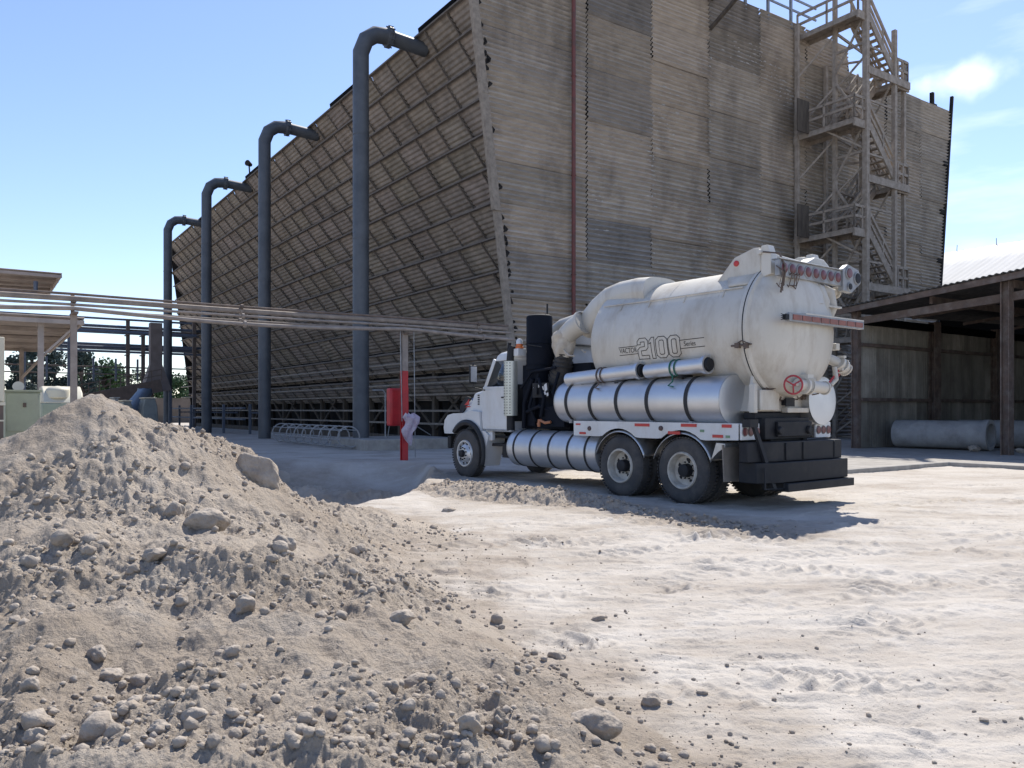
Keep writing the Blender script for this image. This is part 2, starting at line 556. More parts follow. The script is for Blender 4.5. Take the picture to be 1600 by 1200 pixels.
def dust_mat(name, ca, cb, cc, bumpd, crumb, soil=False):
    m = bpy.data.materials.new(name); m.use_nodes = True
    t = m.node_tree; b = t.nodes['Principled BSDF']; L = t.links.new
    b.inputs['Roughness'].default_value = 0.95
    b.inputs['Specular IOR Level'].default_value = 0.15
    co = t.nodes.new('ShaderNodeTexCoord')
    def noise(s, d, r=0.6, sc=None):
        n = t.nodes.new('ShaderNodeTexNoise'); n.inputs['Scale'].default_value = s
        n.inputs['Detail'].default_value = d; n.inputs['Roughness'].default_value = r
        if sc:
            mp_ = t.nodes.new('ShaderNodeMapping'); mp_.inputs['Scale'].default_value = sc
            L(co.outputs['Object'], mp_.inputs['Vector']); L(mp_.outputs[0], n.inputs['Vector'])
        else:
            L(co.outputs['Object'], n.inputs['Vector'])
        return n
    def ramp(n, lo, hi, mx_=1.0):
        mr = t.nodes.new('ShaderNodeMapRange'); mr.inputs['From Min'].default_value = lo
        mr.inputs['From Max'].default_value = hi; mr.inputs['To Max'].default_value = mx_
        L(n.outputs['Fac'], mr.inputs['Value']); return mr
    def mixn(a, bcol, fac):
        mi = t.nodes.new('ShaderNodeMix'); mi.data_type = 'RGBA'
        if isinstance(a, tuple): mi.inputs['A'].default_value = (*a, 1)
        else: L(a, mi.inputs['A'])
        mi.inputs['B'].default_value = (*bcol, 1)
        L(fac.outputs[0], mi.inputs['Factor']); return mi.outputs['Result']
    c = mixn(ca, cb, ramp(noise(0.45, 8, 0.62, (1, 1.8, 1)), 0.42, 0.62))
    c = mixn(c, cc, ramp(noise(2.2, 9, 0.7, (1, 1.6, 1)), 0.52, 0.75, 0.75))
    c = mixn(c, tuple(k * 0.62 for k in cb), ramp(noise(26, 5, 0.7), 0.60, 0.74, 0.7))
    if soil:
        at = t.nodes.new('ShaderNodeAttribute'); at.attribute_name = 'soil'
        sn = mixn((0.35, 0.30, 0.25), (0.27, 0.23, 0.185), ramp(noise(6, 8, .7), .4, .65))
        mi = t.nodes.new('ShaderNodeMix'); mi.data_type = 'RGBA'
        L(c, mi.inputs['A']); L(sn, mi.inputs['B']); L(at.outputs['Fac'], mi.inputs['Factor']); c = mi.outputs['Result']
    L(c, b.inputs['Base Color'])
    n1 = noise(38, 8, 0.7); n2 = noise(7, 6, 0.6)
    ma = t.nodes.new('ShaderNodeMath'); ma.operation = 'MULTIPLY_ADD'; ma.inputs[1].default_value = crumb
    L(n1.outputs['Fac'], ma.inputs[0]); L(n2.outputs['Fac'], ma.inputs[2])
    bp = t.nodes.new('ShaderNodeBump'); bp.inputs['Strength'].default_value = 1; bp.inputs['Distance'].default_value = bumpd
    L(ma.outputs[0], bp.inputs['Height']); L(bp.outputs[0], b.inputs['Normal'])
    return m
M_DUST = dust_mat('pale_dust', (0.485, 0.445, 0.395), (0.395, 0.35, 0.30), (0.555, 0.52, 0.475), 0.02, 0.7, True)
M_SOIL = dust_mat('dug_soil', (0.45, 0.385, 0.315), (0.355, 0.295, 0.235), (0.51, 0.455, 0.39), 0.035, 1.1)

fine_a = np.linspace(R(-41), R(41), 860)
coarse_a = np.linspace(R(41), R(319), 90)[1:]
angs = np.concatenate([fine_a, coarse_a])
rads = np.concatenate([np.linspace(0.02, 2.2, 14)[:-1], np.geomspace(2.2, 22, 660)[:-1], np.geomspace(22, 80, 120)[:-1], np.geomspace(80, 4500, 40)])
def soil_amount(x, y):
    a = smooth(-0.14, 0.03, heap_base(x, y) + 0.12 * fbm(x * 1.8, y * 1.8, 4)) * smooth(14, 11, np.hypot(x + 2, y - 5))
    d, _ = seg_dist(x, y, BERM)
    a = np.maximum(a, smooth(1.3, .3, d + .5 * fbm(x * 2, y * 2, 3)))
    d, _ = seg_dist(x, y, BANK); a = np.maximum(a, smooth(3.2, 1.2, d + .8 * fbm(x, y, 3)))
    return np.clip(np.maximum(a, 0.45 * smooth(0.1, 0.5, fbm(x * 0.55 + 5, y * 0.9, 4))), 0, 1)
g = polar_mesh(ground_h, angs, rads, 'ground', M_DUST, attr=soil_amount)
tag(g, 'pale dusty yard ground with wheel tracks', kind='structure')
ra2 = np.concatenate([np.linspace(1.0, 2.2, 20)[:-1], np.geomspace(2.2, 14, 720)])
an2 = np.concatenate([np.linspace(R(-100), R(-41), 60)[:-1], np.linspace(R(-41), R(24), 900)])
hp = polar_mesh(lambda x, y: heap_h(x, y), an2, ra2, 'dirt_heap', M_SOIL, keep=lambda x, y: (heap_base(x, y) > -0.06))
tag(hp, 'large lumpy heap of grey-brown soil filling the left foreground', 'dirt heap')
an3 = np.linspace(R(-12), R(23), 560)
bm_ = polar_mesh(lambda x, y: berm_h(x, y) + ground_h(x, y) * 0.5, an3, np.geomspace(8.5, 18, 330), 'dirt_berm', M_SOIL, keep=lambda x, y: seg_dist(x, y, BERM)[0] < 1.5)
tag(bm_, 'low crumbly ridge of soil pushed up beside the truck wheels', 'dirt ridge')

def bank_h(x, y):
    d, t = seg_dist(x, y, BANK)
    h = 0.34 * np.exp(-(d / 0.95) ** 2) * (1 + 0.9 * fbm(x * 0.9, y * 0.9, 3))
    return ground_h(x, y) + h + smooth(0.02, .15, h) * (fbm(x * 3, y * 3, 4, .6) * .10 + np.maximum(0, perlin(x * 8, y * 8)) * .08) - 0.05
bk = polar_mesh(bank_h, np.linspace(R(-30), R(0), 420), np.geomspace(13, 27, 260), 'soil_bank', M_SOIL, keep=lambda x, y: seg_dist(x, y, BANK)[0] < 1.7)
tag(bk, 'shaded lumpy bank of dug soil between the riser plinth and the dug-out', 'dirt bank')

# ------------------------------------------------------------------ stones
def lump(r, sq=(1, 1, 1), sub=2, seed=0, amp=0.22):
    bm = bmesh.new()
    bmesh.ops.create_icosphere(bm, subdivisions=sub, radius=1)
    rn = np.random.RandomState(seed)
    off = rn.rand(3) * 50
    fl = [(Vector(rn.randn(3)).normalized(), 0.6 + 0.3 * rn.rand()) for _ in range(10)]
    vs = []
    for v in bm.verts:
        p = v.co.copy()
        for nrm, dd in fl:
            k = p.dot(nrm)
            if k > dd: p -= nrm * (k - dd) * 0.85
        n = float(perlin(np.array([p.x * 1.6 + off[0]]), np.array([p.y * 1.6 + p.z * 1.1 + off[1]]))[0])
        n2 = float(perlin(np.array([p.x * 5 + off[2]]), np.array([p.y * 5 + p.z * 4]))[0]) + .5 * float(perlin(np.array([p.x * 11 + off[2]]), np.array([p.y * 11 + p.z * 9]))[0])
        p *= (1 + amp * n + 0.4 * amp * n2)
        vs.append((p.x * r * sq[0], p.y * r * sq[1], p.z * r * sq[2]))
    fs = [tuple(v.index for v in f.verts) for f in bm.faces]
    bm.free()
    return vs, fs
def hit(px, py):
    """where the sight line through a photo point meets heap, berm or ground"""
    ys = np.geomspace(2.3, 30, 1500)
    xs = (px - 800) / 1240 * ys; zs = 1.55 - (py - 640) / 1240 * ys
    hh = np.maximum(np.maximum(heap_base(xs, ys) * 1.0, ground_h(xs, ys)), np.where(seg_dist(xs, ys, BERM)[0] < 1.5, berm_h(xs, ys), -9))
    k = np.argmax(hh >= zs)
    return xs[k], ys[k]
def surf(x, y):
    x = np.atleast_1d(np.float64(x)); y = np.atleast_1d(np.float64(y))
    return np.maximum(np.maximum(heap_h(x, y), ground_h(x, y)), np.where(seg_dist(x, y, BERM)[0] < 1.4, berm_h(x, y) + 0.5 * ground_h(x, y), -9))
M_ROCK = mat('dusty_rock', (0.40, 0.35, 0.295), (0.30, 0.255, 0.21), scale=9, rough=0.95, bump=0.02, bscale=26, spec=0.15, dirt=(.22, .185, .15), dscale=5, damt=.6)
ROCKS = [  # px, py (foot), half width px, squash, label
    (930, 1150, 46, (1.15, .62, .55), 'long tapering boulder at the foot of the heap, largest on its right slope'),
    (1018, 1104, 16, (1, .9, .85), 'round grey stone alone on the pale ground just right of the heap foot'),
    (870, 1030, 13, (1.1, .8, .6), 'flat-topped stone on open ground near the end of the lower heap edge'),
    (936, 970, 12, (1.1, .8, .5), 'small brown brick-like stone alone in the middle of the yard'),
    (776, 975, 11, (.9, .8, 1.1), 'upright stone standing at the heap edge, midway down its right side'),
    (267, 813, 18, (1, .8, .9), 'rounded boulder just below the second summit of the heap'),
    (318, 835, 30, (1.2, .8, .7), 'broad pale clod, biggest lump beneath the second summit'),
    (440, 858, 19, (1.1, .8, .7), 'whitish clod on the upper right slope of the heap'),
    (235, 895, 19, (1.2, .8, .6), 'flattish oval stone in the middle of the heap face'),
    (281, 935, 12, (1, .8, .75), 'small cubic stone below the oval one on the heap face'),
    (380, 955, 20, (1, .8, .9), 'sloping dark-faced clod in the centre of the heap'),
    (147, 1028, 18, (1, .9, .75), 'knobbly stone low on the left of the heap above the pair of round pebbles'),
    (167, 1062, 20, (1.1, .9, .75), 'pale boulder low on the left side of the heap'),
    (297, 1133, 20, (1.2, .9, .7), 'wide stone at bottom of the heap, left of the smooth slide'),
    (42, 1115, 17, (.9, .8, 1), 'dark shaded clod near the lower left corner of the picture'),
    (50, 1170, 18, (1, .9, .8), 'lowest boulder at the lower left corner of the picture'),
    (245, 1148, 16, (1, .8, .8), 'rounded clod at the bottom of the heap beside the wide stone'),
    (43, 905, 14, (1, .8, .8), 'dark round stone casting a shadow at the left edge of the heap face'),
    (500, 970, 12, (1, .8, .8), 'small rounded stone right of the heap centre, left one of a close pair'),
    (532, 978, 12, (1, .8, .8), 'small pale stone right of the heap centre, right one of a close pair'),
    (700, 800, 10, (1.3, .8, .4), 'thin flat slab sticking out between heap and berm'),
    (1098, 1086, 9, (1.1, .8, .5), 'little stone on the bright ground right of the round grey stone'),
    (1540, 1130, 7, (1.2, .8, .5), 'tiny dark stone at the lower right of the yard'),
    (625, 990, 20, (1.2, .8, .6), 'half buried clod under the ridge line at the right of the heap'),
    (735, 1180, 24, (.9, .7, .8), 'dark lump at the end of the smooth slide at the bottom'),
]
for k, (px, py, w, sq, lab) in enumerate(ROCKS):
    x, y = hit(px, py)
    D = y
    r = w / 1240 * D
    vs, fs = lump(r, sq, 4 if w > 15 else 3, seed=k + 40, amp=0.3)
    mb = MB().add(vs, fs)
    o = mb.build('boulder' if w > 15 else 'stone', M_ROCK, None, angle=180, fixn=False)
    z = float(surf(x, y)[0])
    o.location = (x, y + r * 0.5, max(z, float(surf(x, y + r * .5)[0])) + r * sq[2] * 0.30)
    o.rotation_euler = (random.uniform(-.2, .2), random.uniform(-.25, .25), random.uniform(-.4, .4))
    tag(o, lab, 'boulder' if w > 15 else 'stone')
# the tilted slab leaning on the heap shoulder
x, y = hit(404, 745)
mb = MB(); vs, fs = lump(0.24, (0.72, .45, 1.05), 4, seed=9, amp=.25); mb.add(vs, fs)
o = mb.build('boulder', M_ROCK, None, angle=180, fixn=False)
o.location = (x, y, float(surf(x, y)[0]) + 0.05); o.rotation_euler = (0, R(-38), R(15))
tag(o, 'large leaning slab of caked soil on the right shoulder of the heap', 'boulder')

def scatter(n, region, rmin, rmax, power, name, label, cat, dens, sub=1, seed=5, sink=0.25):
    rn = np.random.RandomState(seed)
    protos = [lump(1, (1, .85 + .2 * rn.rand(), .65 + .25 * rn.rand()), sub, seed=100 + i, amp=0.45) for i in range(14)]
    pv = [np.array(p[0]) for p in protos]; pf = [np.array(p[1]) for p in protos]
    x, y = region(rn, n * 6)
    kk = dens(x, y, rn)
    x, y = x[kk][:n], y[kk][:n]
    z = surf(x, y)
    V = []; F = []; off = 0
    for i in range(len(x)):
        u = rn.rand()
        r = rmin * (rmax / rmin) ** (u ** power)
        k = rn.randint(14); a = rn.rand() * 6.28
        c, s = math.cos(a), math.sin(a)
        p = pv[k] * r
        q = np.stack([p[:, 0] * c - p[:, 1] * s + x[i], p[:, 0] * s + p[:, 1] * c + y[i], p[:, 2] + z[i] + r * sink], 1)
        V.append(q); F.append(pf[k] + off); off += len(q)
    V = np.concatenate(V); F = np.concatenate(F)
    me = bpy.data.meshes.new(name)
    me.vertices.add(len(V)); me.vertices.foreach_set('co', V.astype(np.float32).ravel())
    me.loops.add(F.size); me.loops.foreach_set('vertex_index', F.astype(np.int32).ravel())
    me.polygons.add(len(F)); me.polygons.foreach_set('loop_start', np.arange(0, F.size, 3, dtype=np.int32))
    me.update(calc_edges=True)
    me.polygons.foreach_set('use_smooth', np.ones(len(F), bool))
    me.materials.append(M_ROCK)
    o = bpy.data.objects.new(name, me); COL.objects.link(o)
    return tag(o, label, cat, kind='stuff')
def reg_heap(rn, n):
    D = 2.7 + 8.3 * rn.rand(n) ** 1.3
    t = -0.75 + 1.15 * rn.rand(n)
    return t * D, D
def den_heap(x, y, rn):
    hb = heap_base(x, y)
    m = smooth(-0.3, 0.35, perlin(x * 0.9 + 8, y * 0.9 + 2)) * 0.96 + 0.04
    return (hb > 0.0) & (rn.rand(len(x)) < m)
scatter(9000, reg_heap, 0.004, 0.036, 2.6, 'clods', 'loose crumbs and small clods strewn over the heap', 'clods', den_heap, 1, 5)
scatter(80, reg_heap, 0.03, 0.075, 1.8, 'larger_clods', 'fist-sized clods lying all over the heap', 'clods', den_heap, 2, 11)
def reg_edge(rn, n):
    D = 3.0 + 8 * rn.rand(n) ** 1.2
    t = -0.35 + 1.0 * rn.rand(n)
    return t * D, D
def den_edge(x, y, rn):
    hb = heap_base(x, y)
    k = np.exp(hb * 14)
    return (hb <= 0.02) & (rn.rand(len(x)) < k)
scatter(1500, reg_edge, 0.003, 0.02, 2.6, 'pebbles', 'pebbles rolled from the heap onto the pale ground', 'pebbles', den_edge, 1, 6)
def reg_yard(rn, n):
    D = 3.0 + 15 * rn.rand(n)
    t = -0.1 + .8 * rn.rand(n)
    return t * D, D
scatter(1200, reg_yard, 0.002, 0.009, 2.6, 'grit', 'scattered grit on the open yard', 'grit',
        lambda x, y, rn: (heap_base(x, y) < -0.02) & (rn.rand(len(x)) < smooth(-0.1, 0.3, perlin(x * 0.7 + 3, y * 0.7 + 9))), 1, 8)
def reg_berm(rn, n):
    i = rn.rand(n) * (len(BERM) - 1); k = i.astype(int); f = i - k
    B = np.array(BERM)
    p = B[k] * (1 - f[:, None]) + B[np.minimum(k + 1, len(BERM) - 1)] * f[:, None]
    return p[:, 0] + rn.randn(n) * .22, p[:, 1] + rn.randn(n) * .22
scatter(1500, reg_berm, 0.006, 0.05, 2.2, 'berm_clods', 'crumbled clods along the low soil ridge', 'clods', lambda x, y, rn: rn.rand(len(x)) < .9, 1, 9)

# ================================================================== cooling tower
M_SHEET = mat('weathered_corrugated_sheet', (0.46, 0.412, 0.36), (0.33, 0.295, 0.258), scale=2.6, rough=0.9, stretch=(0.5, 1, 1.4), bump=0.004, bscale=25,
              dirt=(0.075, 0.07, 0.068), dscale=0.5, damt=0.68, dstretch=(1, 1, .4), tone=True, lo=.3, hi=.7, spec=.2)
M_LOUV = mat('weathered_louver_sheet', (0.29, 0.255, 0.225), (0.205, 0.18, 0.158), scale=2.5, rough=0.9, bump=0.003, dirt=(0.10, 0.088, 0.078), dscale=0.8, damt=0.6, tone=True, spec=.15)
M_TIMB = mat('grey_timber', (0.125, 0.105, 0.085), (0.07, 0.058, 0.048), scale=5, rough=0.9, bump=0.003, stretch=(1, 1, .2), spec=.2)
M_POST = mat('pale_weathered_timber', (0.30, 0.26, 0.215), (0.20, 0.17, 0.14), scale=5, rough=0.9, bump=0.003, spec=.2)
M_DARK = mat('dark_timber_and_shade', (0.035, 0.032, 0.03), (0.02, 0.018, 0.017), scale=3, rough=0.9, spec=.2)  # real dark timber, also the sheets standing in for shade inside the tower
M_WHITE_CRUST = mat('lime_crust', (0.55, 0.53, 0.50), (0.35, 0.33, 0.30), scale=12, rough=0.95)
M_REDPIPE = mat('faded_red_paint', (0.17, 0.05, 0.045), (0.10, 0.05, 0.045), scale=4, rough=0.7)
M_STAIR = mat('weathered_stair_timber', (0.39, 0.335, 0.28), (0.26, 0.22, 0.18), scale=4, rough=0.9, bump=0.003, spec=.2)
M_GALV = mat('dull_galvanised_steel', (0.34, 0.35, 0.36), (0.22, 0.225, 0.235), scale=6, rough=0.55, metal=0.4)
M_CONC = mat('dusty_concrete', (0.40, 0.375, 0.34), (0.30, 0.28, 0.255), scale=3, rough=0.95, bump=0.006, bscale=30, dirt=(.22, .2, .18), spec=.2)
V0, V1 = 25.4, 81.0
def uL(z): return 17.7 - 2.3 * z / 17.7
def uRt(z): return 47.6 + 2.4 * z / 19.8
tower = thing('cooling_tower', 'huge weathered cooling tower clad in corrugated sheets, flaring outwards towards the top', 'cooling tower', (17.7, V0, 0), UV)
# --- end wall of horizontally corrugated sheets
rn = random.Random(4)
mb = MB()
PITCH = 0.2
cols = [13.6, 20.9] + [17.25 + 3.65 * i for i in range(2, 10)]
def wall_top(u): return 21.3 if u < 39.6 else 19.9
base_t = [(1.0, .98, .95), (.93, .92, .9), (1.1, 1.06, 1.02), (.72, .75, .80), (.9, .9, .9), (1.05, 1.0, .94), (.84, .84, .85)]
for ci in range(len(cols) - 1):
    ua, ub = cols[ci], cols[ci + 1]
    z = -0.1
    ri = 0
    jog = 0
    while z < 21.6:
        hh = PITCH * rn.choice([8, 9, 9, 11, 12])
        zt = z + hh
        top = wall_top((ua + ub) / 2)
        if zt > top: zt = top - rn.choice([0, 0, .1])
        if zt - z < 0.15: break
        if rn.random() < 0.2: jog = rn.choice([-0.35, 0.3, 0, 0])
        a, b = ua + (0.035 if rn.random() < .8 else -.05), ub + (0.0 if rn.random() < .8 else .06)
        off = (0.03 if ci % 2 else 0.0) + rn.uniform(-0.012, 0.012)
        tilt = rn.uniform(0.0, 0.10)
        skew = rn.uniform(-0.04, 0.04)
        if zt > 11 and rn.random() < .75:
            tn = rn.choice(base_t[:3] + [base_t[5]])
        elif zt < 9 and rn.random() < .6:
            tn = rn.choice([base_t[4], base_t[4], base_t[6], (.86, .88, .9)])
        else:
            tn = rn.choice(base_t)
        k = rn.uniform(0.92, 1.07)
        if zt > 15 and 20 < (max(ua, 17) + ub) / 2 < 24.5: k *= rn.uniform(.74, .86)
        if zt > 18.5 and 27 < ua < 31: k *= .8
        tn = tuple(c * k for c in tn)
        rows = []
        nz_ = max(6, int((zt + 0.12 - z) / PITCH * 6))
        for i in range(nz_ + 1):
            zz = z + (zt + 0.06 - z) * i / nz_
            x0, x1 = max(a, uL(zz)), min(b, uRt(zz))
            if x1 - x0 < 0.05: x1 = x0 + 0.05
            vv = V0 - off - tilt * (1 - i / nz_) - 0.06 * (1 + math.cos(2 * math.pi * zz / PITCH))
            rows.append([(x0 + (x1 - x0) * j / 4, vv + 0.006 * math.sin(j * 1.7 + zz) + skew * .2 * j / 4, zz + skew * (j / 4 - .5)) for j in range(5)])
        mb.grid(rows, tn)
        z = zt
        ri += 1
ew = mb.build('end_wall', M_SHEET, tower, angle=60, fixn=False)
# crust and gaps along the sheet joints, and patched streaks
mb = MB()
for ci in range(2, len(cols) - 1):
    z = rn.uniform(1, 4)
    while z < 19.5:
        u = cols[ci] + rn.uniform(-.06, .16)
        if uL(z) + .2 < u < uRt(z) - .2 and rn.random() < .5:
            w = rn.uniform(.01, .05)
            mb.box(u - w, u + w, V0 - 0.14, V0 - 0.10, z, z + rn.uniform(.02, .07))
        z += rn.uniform(.1, .5)
for (cu, cz, su, sz, n) in [(31.0, 18.6, .9, .5, 70), (34.2, 17.6, 1.1, .5, 80), (21.5, 9, .3, 3, 50), (24.6, 10.5, .3, 3, 60), (28, 8, 1.5, 1.2, 60), (44.5, 12, .2, 3, 60), (38.6, 9, .4, 1.5, 60), (25.6, 14.5, .6, 1.0, 40)]:
    for i in range(n):
        u = rn.gauss(cu, su); z = rn.gauss(cz, sz)
        z = round(z / PITCH) * PITCH + rn.uniform(-.02, .05)
        if z > 19.4 or z < 1: continue
        mb.box(u, u + rn.uniform(.03, .22), V0 - 0.14, V0 - 0.10, z, z + rn.uniform(.01, .035))
tag(mb.build('lime_crust', M_WHITE_CRUST, tower, fixn=False), kind='stuff')
# thin backing structure just behind the wall (framing seen at gaps)
mb = MB()
mb.prism([(17.9, 0), (47.4, 0), (49.5, 19.7), (39.7, 19.7), (39.4, 21.0), (18, 21.0), (15.8, 17.0)], 'y', V0 + 0.12, V0 + 0.3)
mb.build('end_frame', M_DARK, tower)
# --- louvers of the long side
rows_n = 12
mb_r = MB()
for i in range(rows_n):
    mb = MB()
    zt = 17.25 - 1.29 * i
    ut = uL(zt) - 0.02
    W_, Hh = 0.95, 1.10
    nb = int((V1 - V0) / 1.83) + 2
    for b in range(nb):
        va = max(V0 + .05, V0 + 0.05 + b * 1.83 - (i * .62) % 1.83); vb = min(V0 + .05 + (b + 1) * 1.83 - (i * .62) % 1.83, V1)
        if vb - va < .05: continue
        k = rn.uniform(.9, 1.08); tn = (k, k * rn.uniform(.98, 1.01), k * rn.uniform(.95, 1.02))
        dz = rn.uniform(-.012, .012); dz2 = dz + rn.uniform(-.02, .02); du = rn.uniform(-.012, .012)
        if rn.random() < .04: dz2 -= .09
        rws = []
        n = 44 if va < 50 else 30
        for j in range(n + 1):
            f = j / n
            s = f * 1.456
            w = 0.022 * math.sin(2 * math.pi * s / 0.208)
            cu = ut + du + W_ * f - w * .7
            cz = zt - Hh * f - w * .7
            rws.append([(cu, va, cz + dz), (cu, (va + vb) / 2, cz + (dz + dz2) / 2), (cu, vb - .02, cz + dz2)])
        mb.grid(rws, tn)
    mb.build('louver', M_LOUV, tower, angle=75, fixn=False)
    # ribs under the blades, down to the posts inside
    for b in range(nb + 1):
        v = V0 + 0.05 + b * 1.83 - (i * .62) % 1.83
        if v > V1 or v < V0: continue
        mb_r.obox((ut - 0.07, v, zt - 0.04), (ut + W_ - .1, v, zt - Hh - .02), 0.05, 0.07, up=(0, 0, 1))
    # stringer along the top edge, shadowed
    mb_r.box(ut - .10, ut + .02, V0 + .06, V1, zt - .10, zt - .03)
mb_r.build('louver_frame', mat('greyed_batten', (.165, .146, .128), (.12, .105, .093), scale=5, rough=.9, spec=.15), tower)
# corner board
mb = MB()
mb.obox((uL(0) - .10, V0 - .22, 0), (uL(9.2) - .10, V0 - .22, 9.2), 0.26, 0.2, up=(0, 1, 0))
mb.obox((uL(9.1) - .16, V0 - .26, 9.1), (uL(21.4) - .16, V0 - .26, 21.4), 0.30, 0.22, up=(0, 1, 0))
for z in (9.1, 13.4, 17.6):
    mb.obox((uL(z) - .28, V0 - .36, z), (uL(z) + .02, V0 - .36, z), .05, .08)
mb.build('corner_board', M_POST, tower)
# ragged sheet ends just inside the corner board
mb = MB()
for i in range(46):
    z = rn.choice([rn.uniform(13.5, 20.5), rn.uniform(1, 8), rn.uniform(1, 20)])
    u = uL(z) + rn.uniform(.05, .22)
    mb.prism([(u, z), (u + rn.uniform(.05, .16), z + rn.uniform(0, .1)), (u + rn.uniform(.08, .2), z + rn.uniform(.1, .2)), (u + rn.uniform(.0, .06), z + rn.uniform(.2, .3))], 'y', V0 - .165, V0 - .1)
tag(mb.build('torn_edge', M_DARK, tower), kind='stuff')
# red downpipe on the end wall
mb = MB()
mb.tube([(20.05, V0 - .32, 0.3), (20.05, V0 - .32, 21.6)], 0.085, 12)
for z in (3, 7, 11, 15, 19):
    mb.torus((20.05, V0 - .32, z), (0, 0, 1), .095, .02)
mb.build('downpipe', M_REDPIPE, tower)
# roof deck, far end, back side
mb = MB()
mb.prism([(15.7, 17.12), (17.2, 17.45), (20, 20.8), (39.3, 20.8), (39.4, 19.5), (49.6, 19.5), (49.6, 19.3), (39, 19.3), (20.2, 20.4), (17.4, 17.2)], 'y', V0 + .31, V1)
mb.build('roof_deck', M_TIMB, tower)
mb = MB()
mb.prism([(17.7, 0), (47.6, 0), (50.0, 19.5), (39.4, 19.5), (39.3, 20.6), (20, 20.6), (15.5, 17.2)], 'y', V1 - .2, V1)
mb.build('far_end_wall', M_DARK, tower)
mb = MB()
mb.prism([(47.5, 0), (47.6, 0), (50.0, 19.5), (49.9, 19.5)], 'y', V0 + .3, V1)
mb.build('back_wall', M_TIMB, tower)
# fan stacks, low rings set back on the deck
for i in range(4):
    mb = MB()
    mb.rev((29, 32.5 + 13.9 * i, 20.75), (0, 0, 1), [(0, 5.2), (1.2, 4.9), (3.2, 5.1), (3.2, 4.95), (1.2, 4.75), (0, 5.0)], 40, caps=False)
    mb.build('fan_stack', M_SHEET, tower, fixn=True)
# bulging covers over the top edge of the louver side
for i in range(3):
    mb = MB()
    v = (26.6, 36.5, 52)[i]
    pts = [(15.45 - .10 + 0.5 * (1 - math.cos(R(a))) * .3, 17.5 + .45 * math.sin(R(a))) for a in (0, 45, 90)]
    mb.prism([(15.4, 17.25), (15.36, 17.45), (15.55, 17.65), (15.95, 17.72), (16.3, 17.3)], 'y', v, v + rn.choice([2.2, 3.0, 2.6]))
    mb.build('edge_cover', M_LOUV, tower)
# open base: columns, rails, bracing, sill and water basin
mb = MB()
for b in range(16):
    v = V0 + .4 + b * 3.66
    if v > V1: break
    mb.box(18.0, 18.22, v - .12, v + .12, 0, 4.4)
    mb.box(20.0, 20.22, v - .12, v + .12, 0, 5)
    mb.obox((18.1, v, 0.6), (18.1, v + 3.66, 3.0), .1, .14)
    if b % 2: mb.obox((18.1, v + 3.66, 0.6), (18.1, v, 3.0), .1, .14)
mb.build('base_column', M_TIMB, tower)
mb = MB()
for z in (0.85, 1.45, 2.2, 2.9, 3.4):
    mb.box(17.45 + .05 * z, 17.55 + .05 * z, V0 + .2, V1, z, z + .09)
for z in (3.9, 4.9):
    mb.tube([(16.6, V0 + .5, z - 1.2), (16.6, V1, z - 1.2)], .05, 8)
mb.build('base_rail', M_POST, tower)
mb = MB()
mb.prism([(19.2, 0), (16.95, 17.1), (17.05, 17.1), (19.3, 0)], 'y', V0 + .35, V1 - .3)  # dark sheet stands in for the shade between louver rows
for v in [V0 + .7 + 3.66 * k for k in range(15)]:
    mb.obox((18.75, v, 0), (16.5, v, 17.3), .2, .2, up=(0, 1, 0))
mb.box(21.0, 21.3, V0 + .3, V1 - .3, 0, 6)  # second dark sheet, for the shade behind the open base
mb.build('post_and_shade_backing', M_DARK, tower)
mb = MB()
mb.box(17.3, 17.6, V0 + .35, V1, -.1, .30)
mb.build('basin_kerb', M_TIMB, tower)
mb = MB(); mb.tube([(15.4, 54, 17.2), (15.35, 54, 18.0)], .05, 6); mb.rev((15.35, 54, 18.05), (-.8, -.6, .1), [(-.2, .12), (.15, .2), (.2, .2), (.2, .02)], 12); mb.build('floodlight', M_DARK, tower)
# far corner board and stubs above the right edge
mb = MB()
mb.obox((uRt(0) + .06, V0 - .1, 0), (uRt(20) + .06, V0 - .1, 20.9), 0.16, 0.16, up=(0, 1, 0))
mb.box(48.6, 48.8, V0 + .3, V0 + .5, 19, 21.0)
mb.box(47.9, 48.5, V0 - .02, V0 + .2, 19.7, 20.1)
mb.box(49.0, 49.3, V0 - .02, V0 + .2, 19.2, 19.9)
for z in (4, 7.2, 10.5, 13.5, 16.5): mb.box(uRt(z) - .5, uRt(z) + .1, V0 - .15, V0, z, z + .25)
mb.build('outer_edge_board', M_DARK, tower)
# roof guard rail near the stair
mb = MB()
for u in (29.6, 30.9, 32.6, 34.4):
    mb.box(u - .06, u + .06, V0 - .06, V0 + .06, 20.9, 23.2)
for z in (21.9, 22.5, 23.1):
    mb.box(29.4, 36.5, V0 - .03, V0 + .03, z - .05, z + .05)
mb.build('guard_rail', M_GALV, tower)
mb = MB()
mb.box(28.2, 28.45, V0 - 3.2, V0 + .3, 20.55, 20.8)
mb.obox((28.3, V0 - 3.1, 20.7), (28.3, V0 - .1, 19.2), .14, .14)
mb.build('outrigger', M_TIMB, tower)

